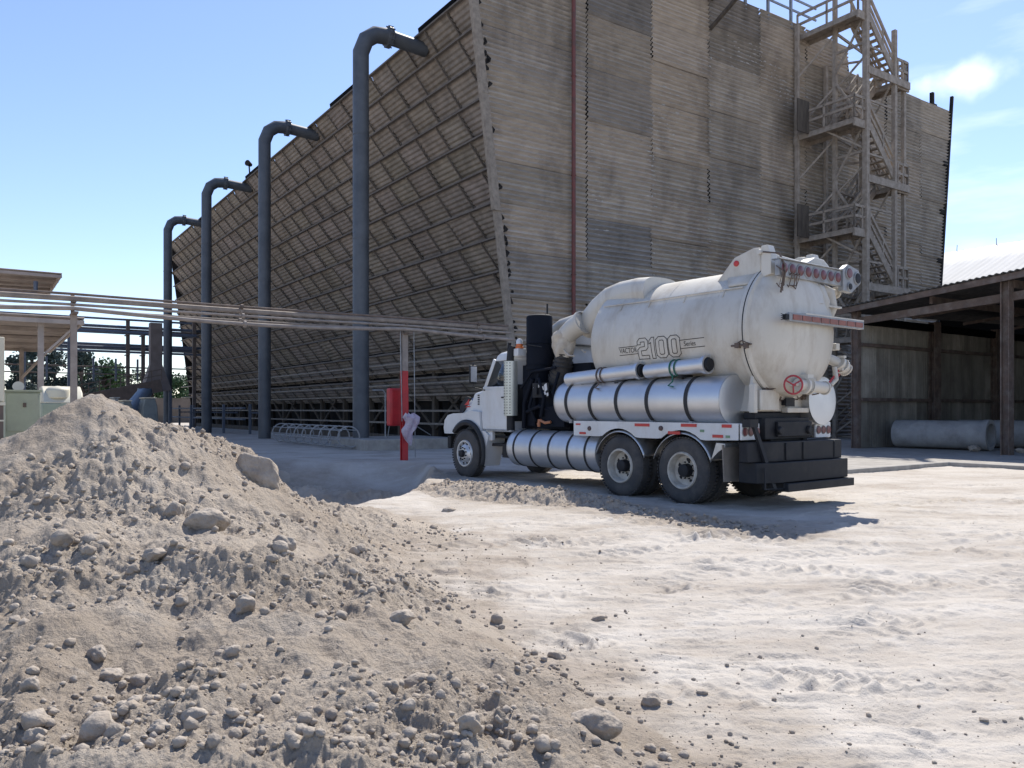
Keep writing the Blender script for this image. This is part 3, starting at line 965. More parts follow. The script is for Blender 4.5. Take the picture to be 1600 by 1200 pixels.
# ================================================================== stair tower in front of the end wall
st = thing('stair_tower', 'tall rickety timber stair tower zigzagging up the front of the cooling tower', 'stair tower', (36.8, 23.6, 0), UV)
for (u, v, z, w) in [(35.45, 21.95, 23.0, .24), (37.9, 21.95, 20.4, .20), (39.0, 22.1, 19.2, .18), (35.45, 23.6, 22.0, .18), (37.9, 23.7, 17.8, .18), (39.05, 24.2, 19.4, .22), (34.5, 25.1, 21, .18), (36.9, 25.1, 19.5, .17)]:
    MB().box(u - w / 2, u + w / 2, v - w / 2, v + w / 2, 0, z).build('post', M_STAIR, st)
def flight(ua, ub, za, zb, v0, v1):
    """stair from (ua,za) down to (ub,zb)"""
    mb = MB()
    for v in (v0, v1):
        mb.obox((ua, v, za), (ub, v, zb), .09, .34)
    n = int(abs(za - zb) / .26)
    for i in range(1, n + 1):
        f = i / (n + 1)
        u = ua + (ub - ua) * f; z = za + (zb - za) * f
        mb.box(u - .14, u + .14, v0, v1, z - .02, z + .03)
    f_ = mb.build('flight', M_STAIR, st)
    mb = MB()
    for v in (v0, v1):
        mb.obox((ua, v, za + 1.0), (ub, v, zb + 1.0), .09, .14)
        mb.obox((ua, v, za + .55), (ub, v, zb + .55), .07, .10)
        for f in (.02, .5, .98):
            u = ua + (ub - ua) * f; z = za + (zb - za) * f
            mb.box(u - .04, u + .04, v - .04, v + .04, z, z + 1.05)
    mb.build('handrail', M_STAIR, st)
def landing(u0, u1, v0, v1, z, sides):
    mb = MB()
    mb.box(u0, u1, v0, v1, z - .06, z)
    for v in (v0 - .04, v1): mb.box(u0 - .05, u1 + .1, v, v + .09, z - .40, z - .02)
    for u in (u0, u1 - .07): mb.box(u, u + .07, v0, v1, z - .25, z - .05)
    mb.build('landing', M_STAIR, st)
    mb = MB()
    for sd in sides:
        a, b = {'f': ((u0, v0), (u1, v0)), 'r': ((u1, v0), (u1, v1)), 'l': ((u0, v0), (u0, v1)), 'b': ((u0, v1), (u1, v1))}[sd]
        for h in (.55, 1.05):
            mb.obox((*a, z + h), (*b, z + h), .08, .12)
        for f in (0, .5, 1):
            u = a[0] + (b[0] - a[0]) * f; v = a[1] + (b[1] - a[1]) * f
            mb.box(u - .04, u + .04, v - .04, v + .04, z, z + 1.08)
    mb.build('handrail', M_STAIR, st)
RZ = [18.0, 12.8, 7.6, 2.4]; LZ = [20.6, 15.4, 10.2, 5.0]
for k in range(4):
    landing(38.2, 39.1, 21.95, 24.2, RZ[k], 'rf')
    flight(35.7, 38.25, LZ[k], RZ[k], 22.0, 22.9)          # outer flight down to the right landing
    if k < 3:
        flight(38.2, 35.7, RZ[k], LZ[k + 1], 23.15, 24.1)  # inner flight down to the left landing
    if k == 0:
        landing(34.8, 35.75, 21.95, 25.3, LZ[0], 'lf')
    else:
        landing(34.5, 35.75, 21.95, 25.2, LZ[k], 'lf')
for k in range(1, 4):
    MB().box(33.6, 34.5, 24.4, 24.46, LZ[k] - .1, LZ[k] + 1.5).build('side_panel', M_TIMB, st)
mb = MB()
for k in range(4):
    z = RZ[k]
    mb.obox((35.45, 21.85, z - .15), (39.1, 21.85, z - .15), .10, .36)
    mb.obox((35.45, 21.93, z + .6), (35.45, 24, z - .9), .06, .09)
    mb.obox((35.45, 24, z - 2.3), (35.45, 22, z - .9), .06, .09)
    mb.obox((36.6, 25.2, z - 2.2), (35.5, 22, z - 2.2), .08, .1)
    mb.obox((37.9, 23.9, z - .2), (37.9, 25.3, z - 1.4), .06, .09)
    mb.obox((35.45, 23.7, z - 1.9), (37.9, 23.7, z - .4), .06, .09)
    mb.obox((34.6, 23.7, z - 2.7), (35.45, 22, z - 3.9), .06, .09)
for k in range(7):
    z = 2.4 + 2.6 * k
    a_, b_ = (22.0, 23.65) if k % 2 else (23.65, 22.0)
    mb.obox((35.4, a_, z), (35.4, b_, z + 2.5), .07, .10)
    mb.obox((37.85, b_, z), (37.85, a_, z + 2.5), .06, .09)
    mb.obox((34.5, 25.1, z + .3), (35.45, 23.6, z + 2.2), .06, .09)
    mb.obox((35.45, 23.62, z + 2.3), (39.05, 24.2, z + 2.3), .08, .12)
    mb.obox((35.45, 22.0, z + 1.1), (37.9, 22.0, z + 1.1), .06, .09)
    mb.obox((35.45, 23.6, z + 1.2), (35.45, 22.0, z + 1.2), .07, .12)
    mb.obox((36.9, 25.1, z + 1.5), (37.9, 23.7, z + 1.5), .07, .10)
mb.build('brace', M_STAIR, st)

# ================================================================== riser pipes
M_RISER = mat('dull_blue_grey_paint', (0.085, 0.096, 0.112), (0.056, 0.065, 0.078), scale=1.5, rough=0.55, bump=0.002, dirt=(.13, .13, .13), dscale=.7, damt=.4, dstretch=(1, 1, .25))
rlabels = ['nearest and thickest looking riser pipe, standing on a concrete plinth before the louvered wall',
           'second riser pipe from the front, bent over at the top towards the louvers',
           'third riser pipe from the front, between the second and the farthest',
           'farthest riser pipe, at the far end of the louvered wall']
def make_riser():
    t = thing('riser_pipe', rlabels[0], 'pipe', (12.95, 29.9, 0), UV, 'riser pipes along the cooling tower')
    u, v = 12.95, 29.9
    mb = MB()
    r = .325; zt = 16.9
    mb.tube([(u, v, -.2), (u, v, zt - .95), (u + .22, v, zt - .38), (u + .62, v, zt - .07), (u + 1.1, v, zt)], r, 28)
    mb.build('pipe', M_RISER, t, angle=25)
    mb = MB()
    mb.rev((u + 1.1, v, zt), (1, 0, -.04), [(0, r + .01), (.05, r + .02), (.05, r + .09), (.12, r + .09), (.125, r + .06), (.15, r + .06), (.155, r + .09), (.22, r + .09), (.22, r + .02), (.3, r)], 28)
    for k in range(12):
        a = k / 12 * 6.283
        mb.box(u + 1.12, u + 1.36, v + (r + .09) * math.cos(a) - .02, v + (r + .09) * math.cos(a) + .02, zt + (r + .09) * math.sin(a) - .02, zt + (r + .09) * math.sin(a) + .02)
    mb.build('flange', M_RISER, t)
    mb = MB()
    mb.tube([(u + 1.3, v, zt - .01), (u + 2.95, v, zt - .10)], r - .03, 24)
    mb.build('branch', M_RISER, t)
    for z in (4.2, 8.4, 12.6):
        MB().rev((u, v, z), (0, 0, 1), [(0, r), (0, r + .012), (.04, r + .012), (.04, r)], 28, caps=False).build('weld_band', M_RISER, t)
    return t
rp = make_riser()
for i in range(1, 4):
    c = copy_tree(rp)
    wx, wy = uv2w(12.95, 29.9 + 12.77 * i)
    c.location = (wx, wy, 0)
    c['label'] = rlabels[i]
mb = MB()
mb.box(12.2, 16.2, 27.6, 31.2, -.3, .42)
pl = mb.build('concrete_plinth', M_CONC, None, bevel=.03, loc=(14.2, 29.4, 0), rot=UV)
tag(pl, 'low concrete plinth under the nearest riser pipe', 'plinth')
mb = MB()
mb.tube([(13.6, 29.0, .4), (13.6, 29.0, 2.2), (13.5, 29.0, 2.32), (13.1, 29.1, 2.32)], .03, 8)
mb.tube([(13.7, 29.0, .4), (13.8, 28.9, 1.4), (14.5, 28.8, 1.1), (15.6, 28.9, .5)], .02, 8)
o = mb.build('drain_pipe', M_GALV, None, loc=(13.6, 29.0, .4), rot=UV)
tag(o, 'thin bent drain pipe rising beside the nearest riser', 'pipe')

# ladder cage on the ground
mb = MB()
x0, y0 = ray(545, 690, 30.5)[:2]
u0, v0 = w2uv(x0, y0)
for k in range(9):
    mb.torus((u0, v0 + k * 1.0, .48), (0.15, 1, 0), .42, .030, 20, 6)
for a in (-60, -10, 40, 90, 140, 190, 240):
    mb.tube([(u0 + .42 * math.cos(R(a)), v0 - .1, .48 + .42 * math.sin(R(a))), (u0 + .42 * math.cos(R(a)) , v0 + 8.2, .48 + .42 * math.sin(R(a)))], .02, 6)
o = mb.build('ladder_cage', mat('pale_galvanised_bar', (.33, .33, .33), (.25, .25, .25), scale=5, rough=.6), None, loc=(u0, v0 + 4, 0), rot=UV)
tag(o, 'hooped steel ladder cage lying on its side on the ground between two riser pipes', 'ladder cage')

# ================================================================== overhead pipe rack, parallel to the end wall
M_RACK = mat('pale_dusty_pipe_paint', (0.34, 0.29, 0.25), (0.23, 0.195, 0.17), scale=2.5, rough=0.8, dirt=(.16, .13, .12), dscale=3)
M_RACKD = mat('brown_rusty_steel', (0.20, 0.15, 0.12), (0.11, 0.085, 0.07), scale=4, rough=0.85)
M_RED = mat('bright_red_paint', (0.50, 0.025, 0.03), (0.36, 0.02, 0.025), scale=3, rough=0.5)
UR0, UR1 = -13.0, 14.6
p1u = w2uv(*ray(632, 720, 24.0)[:2])[0]; p2u = w2uv(*ray(115, 600, 19.1)[:2])[0]
VR = 21.7
for (dv, z0, z1, r, m, nm, lab, sg) in [
    (0.0, 4.33, 4.33, .032, M_RACKD, 'overhead_pipe', 'thin dark pipe along the very top of the overhead pipe run', .02),
    (0.10, 4.22, 4.24, .068, M_RACK, 'overhead_pipe', 'thickest pipe of the overhead pipe run, second from the top', .02),
    (-.12, 4.03, 4.09, .034, M_RACK, 'overhead_pipe', 'slender pipe in the middle of the overhead pipe run', .02),
    (0.16, 3.95, 4.0, .030, M_RACK, 'overhead_pipe', 'slender pipe just above the lowest one of the overhead pipe run', .03),
    (-.3, 3.93, 3.97, .052, M_RACK, 'overhead_pipe', 'lowest pipe of the overhead pipe run, sagging between the two posts', .14)]:
    mb = MB()
    n = 48
    pts = []
    for i in range(n + 1):
        f = i / n
        u = UR0 + (UR1 - UR0) * f
        sag = -sg * math.sin(math.pi * ((u - p2u) / (p1u - p2u) % 1.0))
        pts.append((u, VR + dv, z0 + (z1 - z0) * f + sag))
    mb.tube(pts, r, 10)
    for i in range(7, n, 13):
        mb.rev(pts[i], (1, 0, 0), [(-.03, r), (-.03, r + .04), (.03, r + .04), (.03, r)], 12, caps=False)
    o = mb.build(nm, m, None, loc=pts[24], rot=UV)
    tag(o, lab, 'pipe')
def rack_post(u, lab, red, split):
    t = thing('pipe_support', lab, 'post', (u, VR, 0), UV)
    mb = MB()
    w = .09 if red else .07
    def ibeam(z0, z1):
        mb.box(u - w, u + w, VR - w, VR - w + .03, z0, z1); mb.box(u - w, u + w, VR + w - .03, VR + w, z0, z1); mb.box(u - .015, u + .015, VR - w + .03, VR + w - .03, z0, z1)
    ibeam(split, 3.84)
    mb.build('post', M_RACK, t)
    if red:
        mb = MB(); ibeam(-.2, split)
        tag(mb.build('post', M_RED, t), 'lower length painted red')
    mb = MB()
    mb.box(u - .06, u + .06, VR - .45, VR + .35, 3.82, 3.87)
    mb.box(u - .04, u + .04, VR + .24, VR + .3, 3.87, 4.36)
    mb.box(u - .04, u + .04, VR - .22, VR + .3, 4.11, 4.14)
    mb.build('bracket', M_RACKD, t)
    return t
p1 = w2uv(*ray(632, 720, 24.0)[:2])
rack_post(p1[0], 'steel post painted red below, holding up the overhead pipes beside the red cabinet', True, 2.72)
p2 = w2uv(*ray(115, 600, 19.1)[:2])
rack_post(p2[0], 'plain grey steel post under the overhead pipes behind the heap summit', False, -.2)
mb = MB()
for (u, a) in [(p1[0] + .25, 0)]:
    mb.tube([(u, VR - .15, 4.0), (u + .05, VR - .15, 0.1)], .014, 6)
    mb.tube([(u - .45, VR - .15, 4.0), (u - .42, VR - .2, 1.2)], .014, 6)
o = mb.build('cable', M_GALV, None, loc=(p1[0], VR, 0), rot=UV)
tag(o, 'thin cables hanging down the red-footed post', 'cable')
# red hose cabinet
x, y, z = ray(617, 636, 24.4)
u, v = w2uv(x, y)
t = thing('hose_cabinet', 'red fire hose cabinet fixed beside the red-footed post', 'cabinet', (u, v, z - .6), UV)
mb = MB(); mb.box(u - .22, u + .22, v - .16, v + .16, z - .58, z + .58); mb.build('case', M_RED, t, bevel=.05)
mb = MB(); mb.box(u - .18, u + .18, v - .185, v - .163, z - .52, z + .52); dd = mb.build('door', M_RED, t, bevel=.01)
mb = MB(); mb.box(u + .12, u + .15, v - .21, v - .187, z - .06, z + .06); mb.build('handle', M_GALV, dd)
mb = MB(); mb.box(u + .25, u + .48, v + .0, v + .12, z - .45, z + .62); mb.build('side_box', M_RED, t, bevel=.03)
# plastic bag
M_BAG = mat('thin_plastic_bag', (0.50, 0.42, 0.50), (0.35, 0.25, 0.32), scale=6, rough=.35, dirt=(.6, .62, .66), dscale=4)
x, y, z = ray(640, 668, 23.7)
u, v = w2uv(x, y)
mb = MB()
rows = []
for i in range(17):
    f = i / 16
    rad = [.10, .24, .20, .17, .19, .16, .12, .07, .02]
    r_ = np.interp(f * 8, range(9), rad)
    rows.append([(u + r_ * math.cos(a) * (1 + .35 * math.sin(3 * a + f * 9)) + .05 * math.sin(f * 7), v + r_ * .6 * math.sin(a) * (1 + .3 * math.cos(4 * a + f * 5)), z + .42 - .95 * f + .03 * math.sin(5 * a)) for a in [k / 22 * 6.2832 for k in range(23)]])
mb.grid(rows)
o = mb.build('plastic_bag', M_BAG, None, angle=60, loc=(u, v, z), rot=UV)
tag(o, 'crumpled pinkish plastic bag hanging on the red-footed post', 'plastic bag')

# ================================================================== surroundings on the right: open shed, pipes, hall
M_ROOFD = mat('dark_old_roof_sheet', (0.10, 0.095, 0.09), (0.06, 0.056, 0.054), scale=2, rough=0.85, spec=.2)
M_RUST = mat('rusty_steel', (0.17, 0.12, 0.095), (0.10, 0.075, 0.062), scale=3, rough=0.85, bump=.003, dirt=(.25, .22, .2), dscale=2.5, damt=.7)
M_SHEDW = mat('old_wall_sheet', (0.29, 0.268, 0.235), (0.19, 0.172, 0.148), scale=1.6, rough=0.85, stretch=(1.5, 1, .3), dirt=(.08, .07, .06), dscale=.8, tone=True, spec=.2)
M_HALL = mat('pale_sheet_roof', (0.50, 0.50, 0.49), (0.44, 0.44, 0.43), scale=.8, rough=0.8, stretch=(.3, 2, 1), spec=.2)
def sheet(mb, p0, du, dv, nu, pitch, amp, nrm, tone=None):
    """corrugated sheet: runs along du, corrugations counted along dv"""
    p0, du, dv, nrm = Vector(p0), Vector(du), Vector(dv), Vector(nrm)
    L = dv.length; n = max(4, int(L / pitch * 6))
    rows = []
    for i in range(n + 1):
        f = i / n
        o = nrm * (amp * math.cos(2 * math.pi * f * L / pitch))
        rows.append([p0 + dv * f + du * (j / nu) + o for j in range(nu + 1)])
    mb.grid(rows, tone)
shed = thing('open_shed', 'low open-fronted shed of old corrugated sheets with rusty columns beside the tower', 'shed', (27.3, 17.2, 0), UV)
mb = MB()
def rz(v): return 5.30 + .085 * (18.2 - v)
sheet(mb, (26.7, 18.3, rz(18.3)), (19.5, 0, 0.5), (0, -14.5, rz(3.8) - rz(18.3)), 4, .2, .025, (0, 0, 1))
mb.build('roof', M_ROOFD, shed, thick=.03, fixn=False)
mb = MB()
mb.obox((26.8, 18.3, rz(18.3) - .14), (26.8, 3.8, rz(3.8) - .14), .08, .2)
mb.obox((27.3, 17.4, 4.83), (27.3, 3.8, 5.6), .12, .26)
for v in (14.5, 11.9, 8.0, 5.0):
    mb.obox((27.3, v, rz(v) - .3), (46, v, rz(v) - .1), .1, .26)
for u in (31, 35, 39, 43):
    mb.obox((u, 17.2, rz(17.2) - .18), (u, 4, rz(4) - .18), .08, .12)
mb.build('roof_beam', M_RUST, shed)
mb = MB()
rn = random.Random(12)
for (za, zb) in ((0.05, 1.9), (1.95, 3.95), (4.0, 4.8)):
    u = 27.5
    while u < 45:
        w = rn.choice([.9, .95, 1.0])
        k = rn.uniform(.65, 1.2)
        sheet(mb, (u, 17.25 - rn.uniform(0, .02), za), (0, 0, zb - za), (w + .02, 0, 0), 3, .15, .026, (0, 1, 0), (k, k, k * .97))
        u += w
mb.build('side_wall', M_SHEDW, shed, fixn=False)
mb = MB()
for z in (0.05, 1.92, 3.97): mb.box(27.4, 45, 17.1, 17.2, z - .05, z + .07)
mb.build('wall_rail', M_RUST, shed)
mb = MB(); mb.box(27.35, 45, 17.02, 17.18, 4.72, 5.0); mb.build('wall_beam', M_SHEDW, shed)
for (u, v, w, h) in [(27.3, 17.3, .24, 5.2), (27.15, 12.0, .34, 5.62), (27.15, 6.7, .34, 6.1), (32.4, 17.05, .5, 5.1), (37.5, 17.05, .3, 5.1)]:
    mb = MB()
    mb.box(u - w / 2, u + w / 2, v - .13, v - .1, 0, h); mb.box(u - w / 2, u + w / 2, v + .1, v + .13, 0, h); mb.box(u - .04, u + .04, v - .1, v + .1, 0, h)
    mb.box(u - w * .8, u + w * .8, v - .25, v + .25, 0, .06)
    mb.build('column', M_RUST, shed)
mb = MB(); mb.box(45.1, 45.2, 3.8, 17.3, 0, 6); mb.box(27.4, 45.1, 3.9, 4.0, 0, 6); mb.build('back_wall', M_ROOFD, shed)  # unseen dark sheets added to close the far sides against daylight
mb = MB()
mb.prism([(16.6, 11.2), (22.2, 11.3), (22.2, 3.0), (46, 3.0), (46, 24.9), (24, 24.9), (18.5, 18.5)], 'z', -.2, .11)
o = mb.build('concrete_apron', M_CONC, None, bevel=.02, loc=(24, 11, 0), rot=UV)
tag(o, 'raised concrete apron in front of the shed', kind='structure')
plab = ['large grey concrete pipe lying nearest, its open end facing the column', 'concrete pipe lying behind the nearest one, partly hidden by the rusty column', 'bluish pipe deepest in the shed at the right edge of the picture']
for i, (px, D, L_, r) in enumerate([(1398, 30.0, 3.2, .50), (1500, 30.6, 3.0, .50), (1583, 29.5, 2.5, .42)]):
    x = (px - 800) / 1240 * D
    u, v = w2uv(x, D)
    mb = MB()
    v = min(v, 16.6)
    mb.rev((u, v, r + .16), (0.12, -1, 0), [(0, r), (L_ - .2, r), (L_ - .19, r + .04), (L_, r + .04), (L_, r - .09), (.3, r - .09), (.3, .01)], 36, caps=True)
    o = mb.build('concrete_pipe', mat('grey_concrete_pipe', (0.36, 0.35, 0.34), (0.27, 0.265, 0.26), scale=2, rough=.8, dirt=(.16, .14, .12), dscale=1.5), None, loc=(u, v, 0), rot=UV)
    tag(o, plab[i], 'concrete pipe', 'concrete pipes stored in the shed')
# rubble by the pipes
for i, (u, v, s) in enumerate([(28.4, 13.6, .22), (29.0, 12.4, .16)]):
    vs, fs = lump(s, (1.2, .8, .6), 3, seed=70 + i)
    o = MB().add(vs, fs).build('stone', M_ROCK, None, angle=180, fixn=False)
    wx, wy = uv2w(u, v); o.location = (wx, wy, .11 + s * .4)
    tag(o, ['dark stone on the shed floor under the nearest concrete pipe', 'smaller stone on the shed floor left of the front column'][i], 'stone')
hall = thing('hall', 'large hall behind the shed with a bright pale sheet roof', 'building', (52, 30, 0), UV)
mb = MB()
sheet(mb, (51.5, -8, 8.6), (12, 0, 5.3), (0, 88, 0), 3, .5, .012, (-.4, 0, .9))
sheet(mb, (63.5, -8, 13.9), (12, 0, -5.3), (0, 88, 0), 3, .8, .03, (.4, 0, .9))
mb.build('roof', M_HALL, hall, thick=.05, fixn=False)
mb = MB(); mb.box(52.2, 75, -7.5, 79.5, 0, 8.6); mb.prism([(52.2, 8.6), (75, 8.6), (63.5, 13.7)], 'y', -7.5, 79.5); mb.build('wall', M_SHEDW, hall)
mb = MB()
for i in range(30):
    v = -6 + 2.9 * i
    mb.tube([(63.5, v, 13.9), (63.5 + rn.uniform(-.1, .1), v, 13.9 + rn.uniform(.3, .6))], .025, 5)
mb.build('ridge_rod', M_RUST, hall)

# ================================================================== surroundings on the left
M_CAN = mat('dusty_canopy_sheet', (0.44, 0.38, 0.34), (0.33, 0.285, 0.255), scale=2, rough=.85, spec=.2)
M_BLUEST = mat('blue_grey_steel', (0.11, 0.13, 0.17), (0.08, 0.095, 0.125), scale=3, rough=.6)
M_GREEN = mat('pale_green_paint', (0.34, 0.38, 0.29), (0.29, 0.33, 0.255), scale=2, rough=.6, dirt=(.25, .24, .2), dscale=2, damt=.4)
M_CREAM = mat('cream_paint', (0.62, 0.58, 0.46), (0.54, 0.50, 0.40), scale=2, rough=.55)
M_BRN = mat('brown_steel', (0.13, 0.10, 0.085), (0.09, 0.07, 0.06), scale=3, rough=.8)
def canopy(name, lab, u0, u1, v0, v1, z, posts, tilt=0.0):
    t = thing(name, lab, 'canopy', (u1, v0, 0), UV)
    mb = MB()
    sheet(mb, (u0, v0, z), (u1 - u0, 0, 0), (0, v1 - v0, tilt), 6, .9, .04, (0, 0, 1))
    mb.build('roof', M_CAN, t, thick=.05, fixn=False)
    mb = MB()
    mb.box(u0, u1, v0 - .03, v0 + .05, z - .22, z - .06); mb.box(u0, u1, v1 - .1, v1, z - .22 + tilt, z - .06 + tilt)
    mb.obox((u1 - .1, v0, z - .14), (u1 - .1, v1, z - .14 + tilt), .1, .2)
    for f in (.25, .5, .75):
        mb.box(u0, u1, v0 + (v1 - v0) * f - .05, v0 + (v1 - v0) * f + .05, z - .2 + tilt * f, z - .06 + tilt * f)
    mb.build('beam', M_CAN, t)
    for (u, v) in posts:
        MB().box(u - .10, u + .10, v - .10, v + .10, 0, z - .2).build('post', M_CAN, t)
    return t
c1 = canopy('canopy', 'upper corrugated canopy at the far left, above the pipe run', -30, 4.2, 51.7, 60.5, 9.25, [(1.2, 55.5), (-12, 52.5), (.6, 57.5)])
mb = MB(); mb.tube([(-30, 51.5, 8.0), (2.9, 51.5, 8.0), (2.9, 51.5, 8.7)], .12, 8); mb.build('gutter_pipe', M_BLUEST, c1)
c2 = canopy('canopy', 'lower corrugated canopy at the left, below the pipe run', -30, 3.5, 34.0, 49.0, 4.98, [(2.1, 34.4), (-10, 34.4), (2.1, 48.5)], -.15)
mb = MB(); mb.obox((2.1, 48.4, 3.2), (3.3, 46, 4.7), .1, .1); mb.build('knee_brace', M_CAN, c2); MB().obox((2.1, 34.4, 3.5), (3.2, 34.4, 4.7), .08, .08).build('knee_brace', M_CAN, c2)
# distant pipe bridge
br = thing('pipe_bridge', 'distant elevated pipe bridge crossing behind the farthest riser', 'pipe bridge', (11, 75, 0), UV)
for (dv, z, r, m) in [(0, 9.35, .09, M_BLUEST), (.5, 8.75, .13, M_BLUEST), (0, 8.45, .10, M_BRN), (-.4, 8.2, .16, M_BLUEST), (0, 7.15, .12, M_BLUEST), (.5, 6.9, .17, M_BLUEST), (-.3, 6.55, .10, M_BLUEST), (0, 5.25, .06, M_BRN), (0, 4.65, .05, M_BRN)]:
    MB().tube([(-22, 75 + dv, z), (17.3, 75 + dv, z - .1)], r, 8).build('pipe', m, br)
for u in (-14, -3.5, 3.4, 6.6, 11.0, 12.2, 16.4):
    mb = MB(); mb.box(u - .14, u + .14, 74.6, 74.9, 0, 9.3 if u in (11.0, 3.4, 16.4) else 8.3)
    for z in (4.5, 6.3, 8.0): mb.box(u - .12, u + .12, 74.3, 76, z - .08, z)
    mb.build('post', M_BRN if u > 10 else M_BLUEST, br)
mb = MB()
for k in range(6):
    u = 5 + 1.7 * k
    mb.box(u - .07, u + .07, 74.9, 75.1, 4.0, 5.9); mb.box(u - .35, u + .35, 74.95, 75.05, 4.9, 5.0)
mb.build('insulator_post', M_BLUEST, br)
# hopper column and conveyor
hp_ = thing('hopper', 'brown-grey tapering hopper column in front of the farthest riser pipe', 'hopper', (13, 66, 0), UV)
def uvp(px, v):
    t = (px - 800) / 1240
    return (t * .827 * v + .562 * v) / (.827 - .562 * t)
u = uvp(243, 66)
mb = MB()
mb.add([(u - .42, 65.6, 8.2), (u + .42, 65.6, 8.2), (u + .42, 66.4, 8.2), (u - .42, 66.4, 8.2), (u - .42, 65.6, 5.0), (u + .42, 65.6, 5.0), (u + .42, 66.4, 5.0), (u - .42, 66.4, 5.0),
        (u - 1.0, 65, 3.0), (u + 1.0, 65, 3.0), (u + 1.0, 67, 3.0), (u - 1.0, 67, 3.0)],
       [(0, 1, 2, 3), (0, 4, 5, 1), (1, 5, 6, 2), (2, 6, 7, 3), (3, 7, 4, 0), (4, 8, 9, 5), (5, 9, 10, 6), (6, 10, 11, 7), (7, 11, 8, 4), (8, 11, 10, 9)])
mb.build('chute', mat('brown_grey_steel', (.19, .155, .14), (.14, .115, .1), scale=2, rough=.8), hp_)
for du in (-.9, .9):
    MB().box(u + du - .1, u + du + .1, 65.1, 65.3, 0, 3.0).build('leg', M_BLUEST, hp_)
cv = thing('conveyor_bridge', 'dark sloping conveyor gallery rising to the right behind the heap summit', 'conveyor', (5, 62, 0), UV)
ua, ub = uvp(120, 62), uvp(250, 62)
mb = MB(); mb.obox((ua, 62, 2.05), (ub, 62, 3.3), 1.4, .9); mb.build('gallery', M_BRN, cv)
mb = MB()
for h in (.75, 1.15): mb.obox((ua, 61.4, 2.05 + h), (ub, 61.4, 3.3 + h), .05, .06)
for k in range(9):
    f = k / 8; uu = ua + (ub - ua) * f; mb.box(uu - .03, uu + .03, 61.37, 61.43, 2.4 + 1.25 * f, 3.25 + 1.25 * f)
mb.build('handrail', M_BRN, cv)
for f in (.05, .5, .9):
    uu = ua + (ub - ua) * f
    MB().box(uu - .1, uu + .1, 61.9, 62.1, 0, 1.7 + 1.2 * f).build('leg', M_BRN, cv)
# machine housings and duct
M_HOUS = mat('blue_grey_housing', (0.17, 0.20, 0.21), (0.13, 0.155, 0.165), scale=2, rough=.6)
for (pa, pb, v, h, lab) in [(190, 208, 47, 2.0, 'blue-grey machine housing left of the sloping duct'), (224, 246, 46, 2.15, 'blue-grey machine housing with a pale lid right of the sloping duct'), (176, 189, 50, 2.2, 'small pale cabinet behind the heap summit')]:
    ua, ub = uvp(pa, v), uvp(pb, v)
    t = thing('machine_housing', lab, 'machine', ((ua + ub) / 2, v, 0), UV)
    mb = MB(); mb.prism([(ua - .1, 0), (ub + .1, 0), (ub, h * .8), (ub - .12, h), (ua + .12, h), (ua, h * .8)], 'y', v, v + 1.6)
    mb.build('body', M_HOUS if pa != 176 else M_GALV, t, bevel=.03)
    mb = MB(); mb.box(ua + .05, ub - .05, v - .06, v + 1.66, h, h + .06); mb.build('lid', M_CREAM if pa != 176 else M_GALV, t)
    mb = MB(); mb.box((ua + ub) / 2 - .25, (ua + ub) / 2 + .25, v - .04, v - .01, .5, 1.3); mb.build('panel', M_HOUS, t, bevel=.01)
x, y, z = ray(226, 614, 52); x2, y2, z2 = ray(196, 652, 44)
mb = MB(); mb.tube([(x, y, z + .3), (x, y, z), (x2, y2, z2), (x2 - .3, y2 - .3, z2 - .3)], .42, 16)
o = mb.build('duct', mat('blue_duct_paint', (.10, .15, .20), (.08, .12, .165), scale=2, rough=.5), None)
tag(o, 'sloping blue duct between the two machine housings', 'duct')
# green cabinet and cream tank
ua, ub = uvp(8, 26), uvp(63, 26)
t = thing('green_cabinet', 'pale green metal cabinet with a lower hatch at the left edge behind the heap', 'cabinet', ((ua + ub) / 2, 26, 0), UV)
v = 26
mb = MB(); mb.box(ua, ub, v, v + 1.4, .25, 2.05); mb.build('body', M_GREEN, t, bevel=.03)
mb = MB(); mb.box(ua + .04, ub - .04, v - .025, v - .002, .95, 2.0); dr = mb.build('door', M_GREEN, t, bevel=.008)
mb = MB(); mb.box(ua + .42, ua + .5, v - .05, v - .027, 1.62, 1.74); mb.build('handle', M_BRN, dr)
mb = MB(); mb.box(ua + .28, ua + .78, v - .03, v - .002, .32, .68); mb.build('hatch', M_GREEN, t, bevel=.008)
mb = MB(); mb.box(ua - .05, ub + .05, v - .05, v + 1.45, 2.05, 2.1); mb.build('top', M_GREEN, t)
for du in (ua + .05, ub - .2): MB().box(du, du + .15, v + .05, v + .3, 0, .25).build('foot', M_BRN, t)
u0 = uvp(66, 28.5); u1 = uvp(132, 28.5)
t = thing('cream_tank', 'cream and pale green tank with a rounded top, partly hidden by the heap summit', 'tank', ((u0 + u1) / 2, 28.5, 0), UV)
mb = MB()
prof = [(28.6, .2), (28.5, 1.2), (28.55, 1.75), (28.8, 2.1), (29.4, 2.3), (30.2, 2.3), (30.8, 2.1), (31.0, 1.7), (31.0, .2)]
mb.prism([(a, b) for a, b in prof[:3]] + [(31.0, 1.75), (31.0, .2)], 'x', u0, u1)
mb.build('body', M_GREEN, t, bevel=.03)
mb = MB()
mb.prism(prof[2:7] + [(31.0, 1.75)], 'x', u0 + .02, u1 - .02)
mb.rev((u0 + .45, 28.9, 1.9), (0, 0, 1), [(0, .34), (.28, .34), (.36, .25), (.4, 0.02)], 20)
mb.build('top', M_CREAM, t, bevel=.04, angle=60)
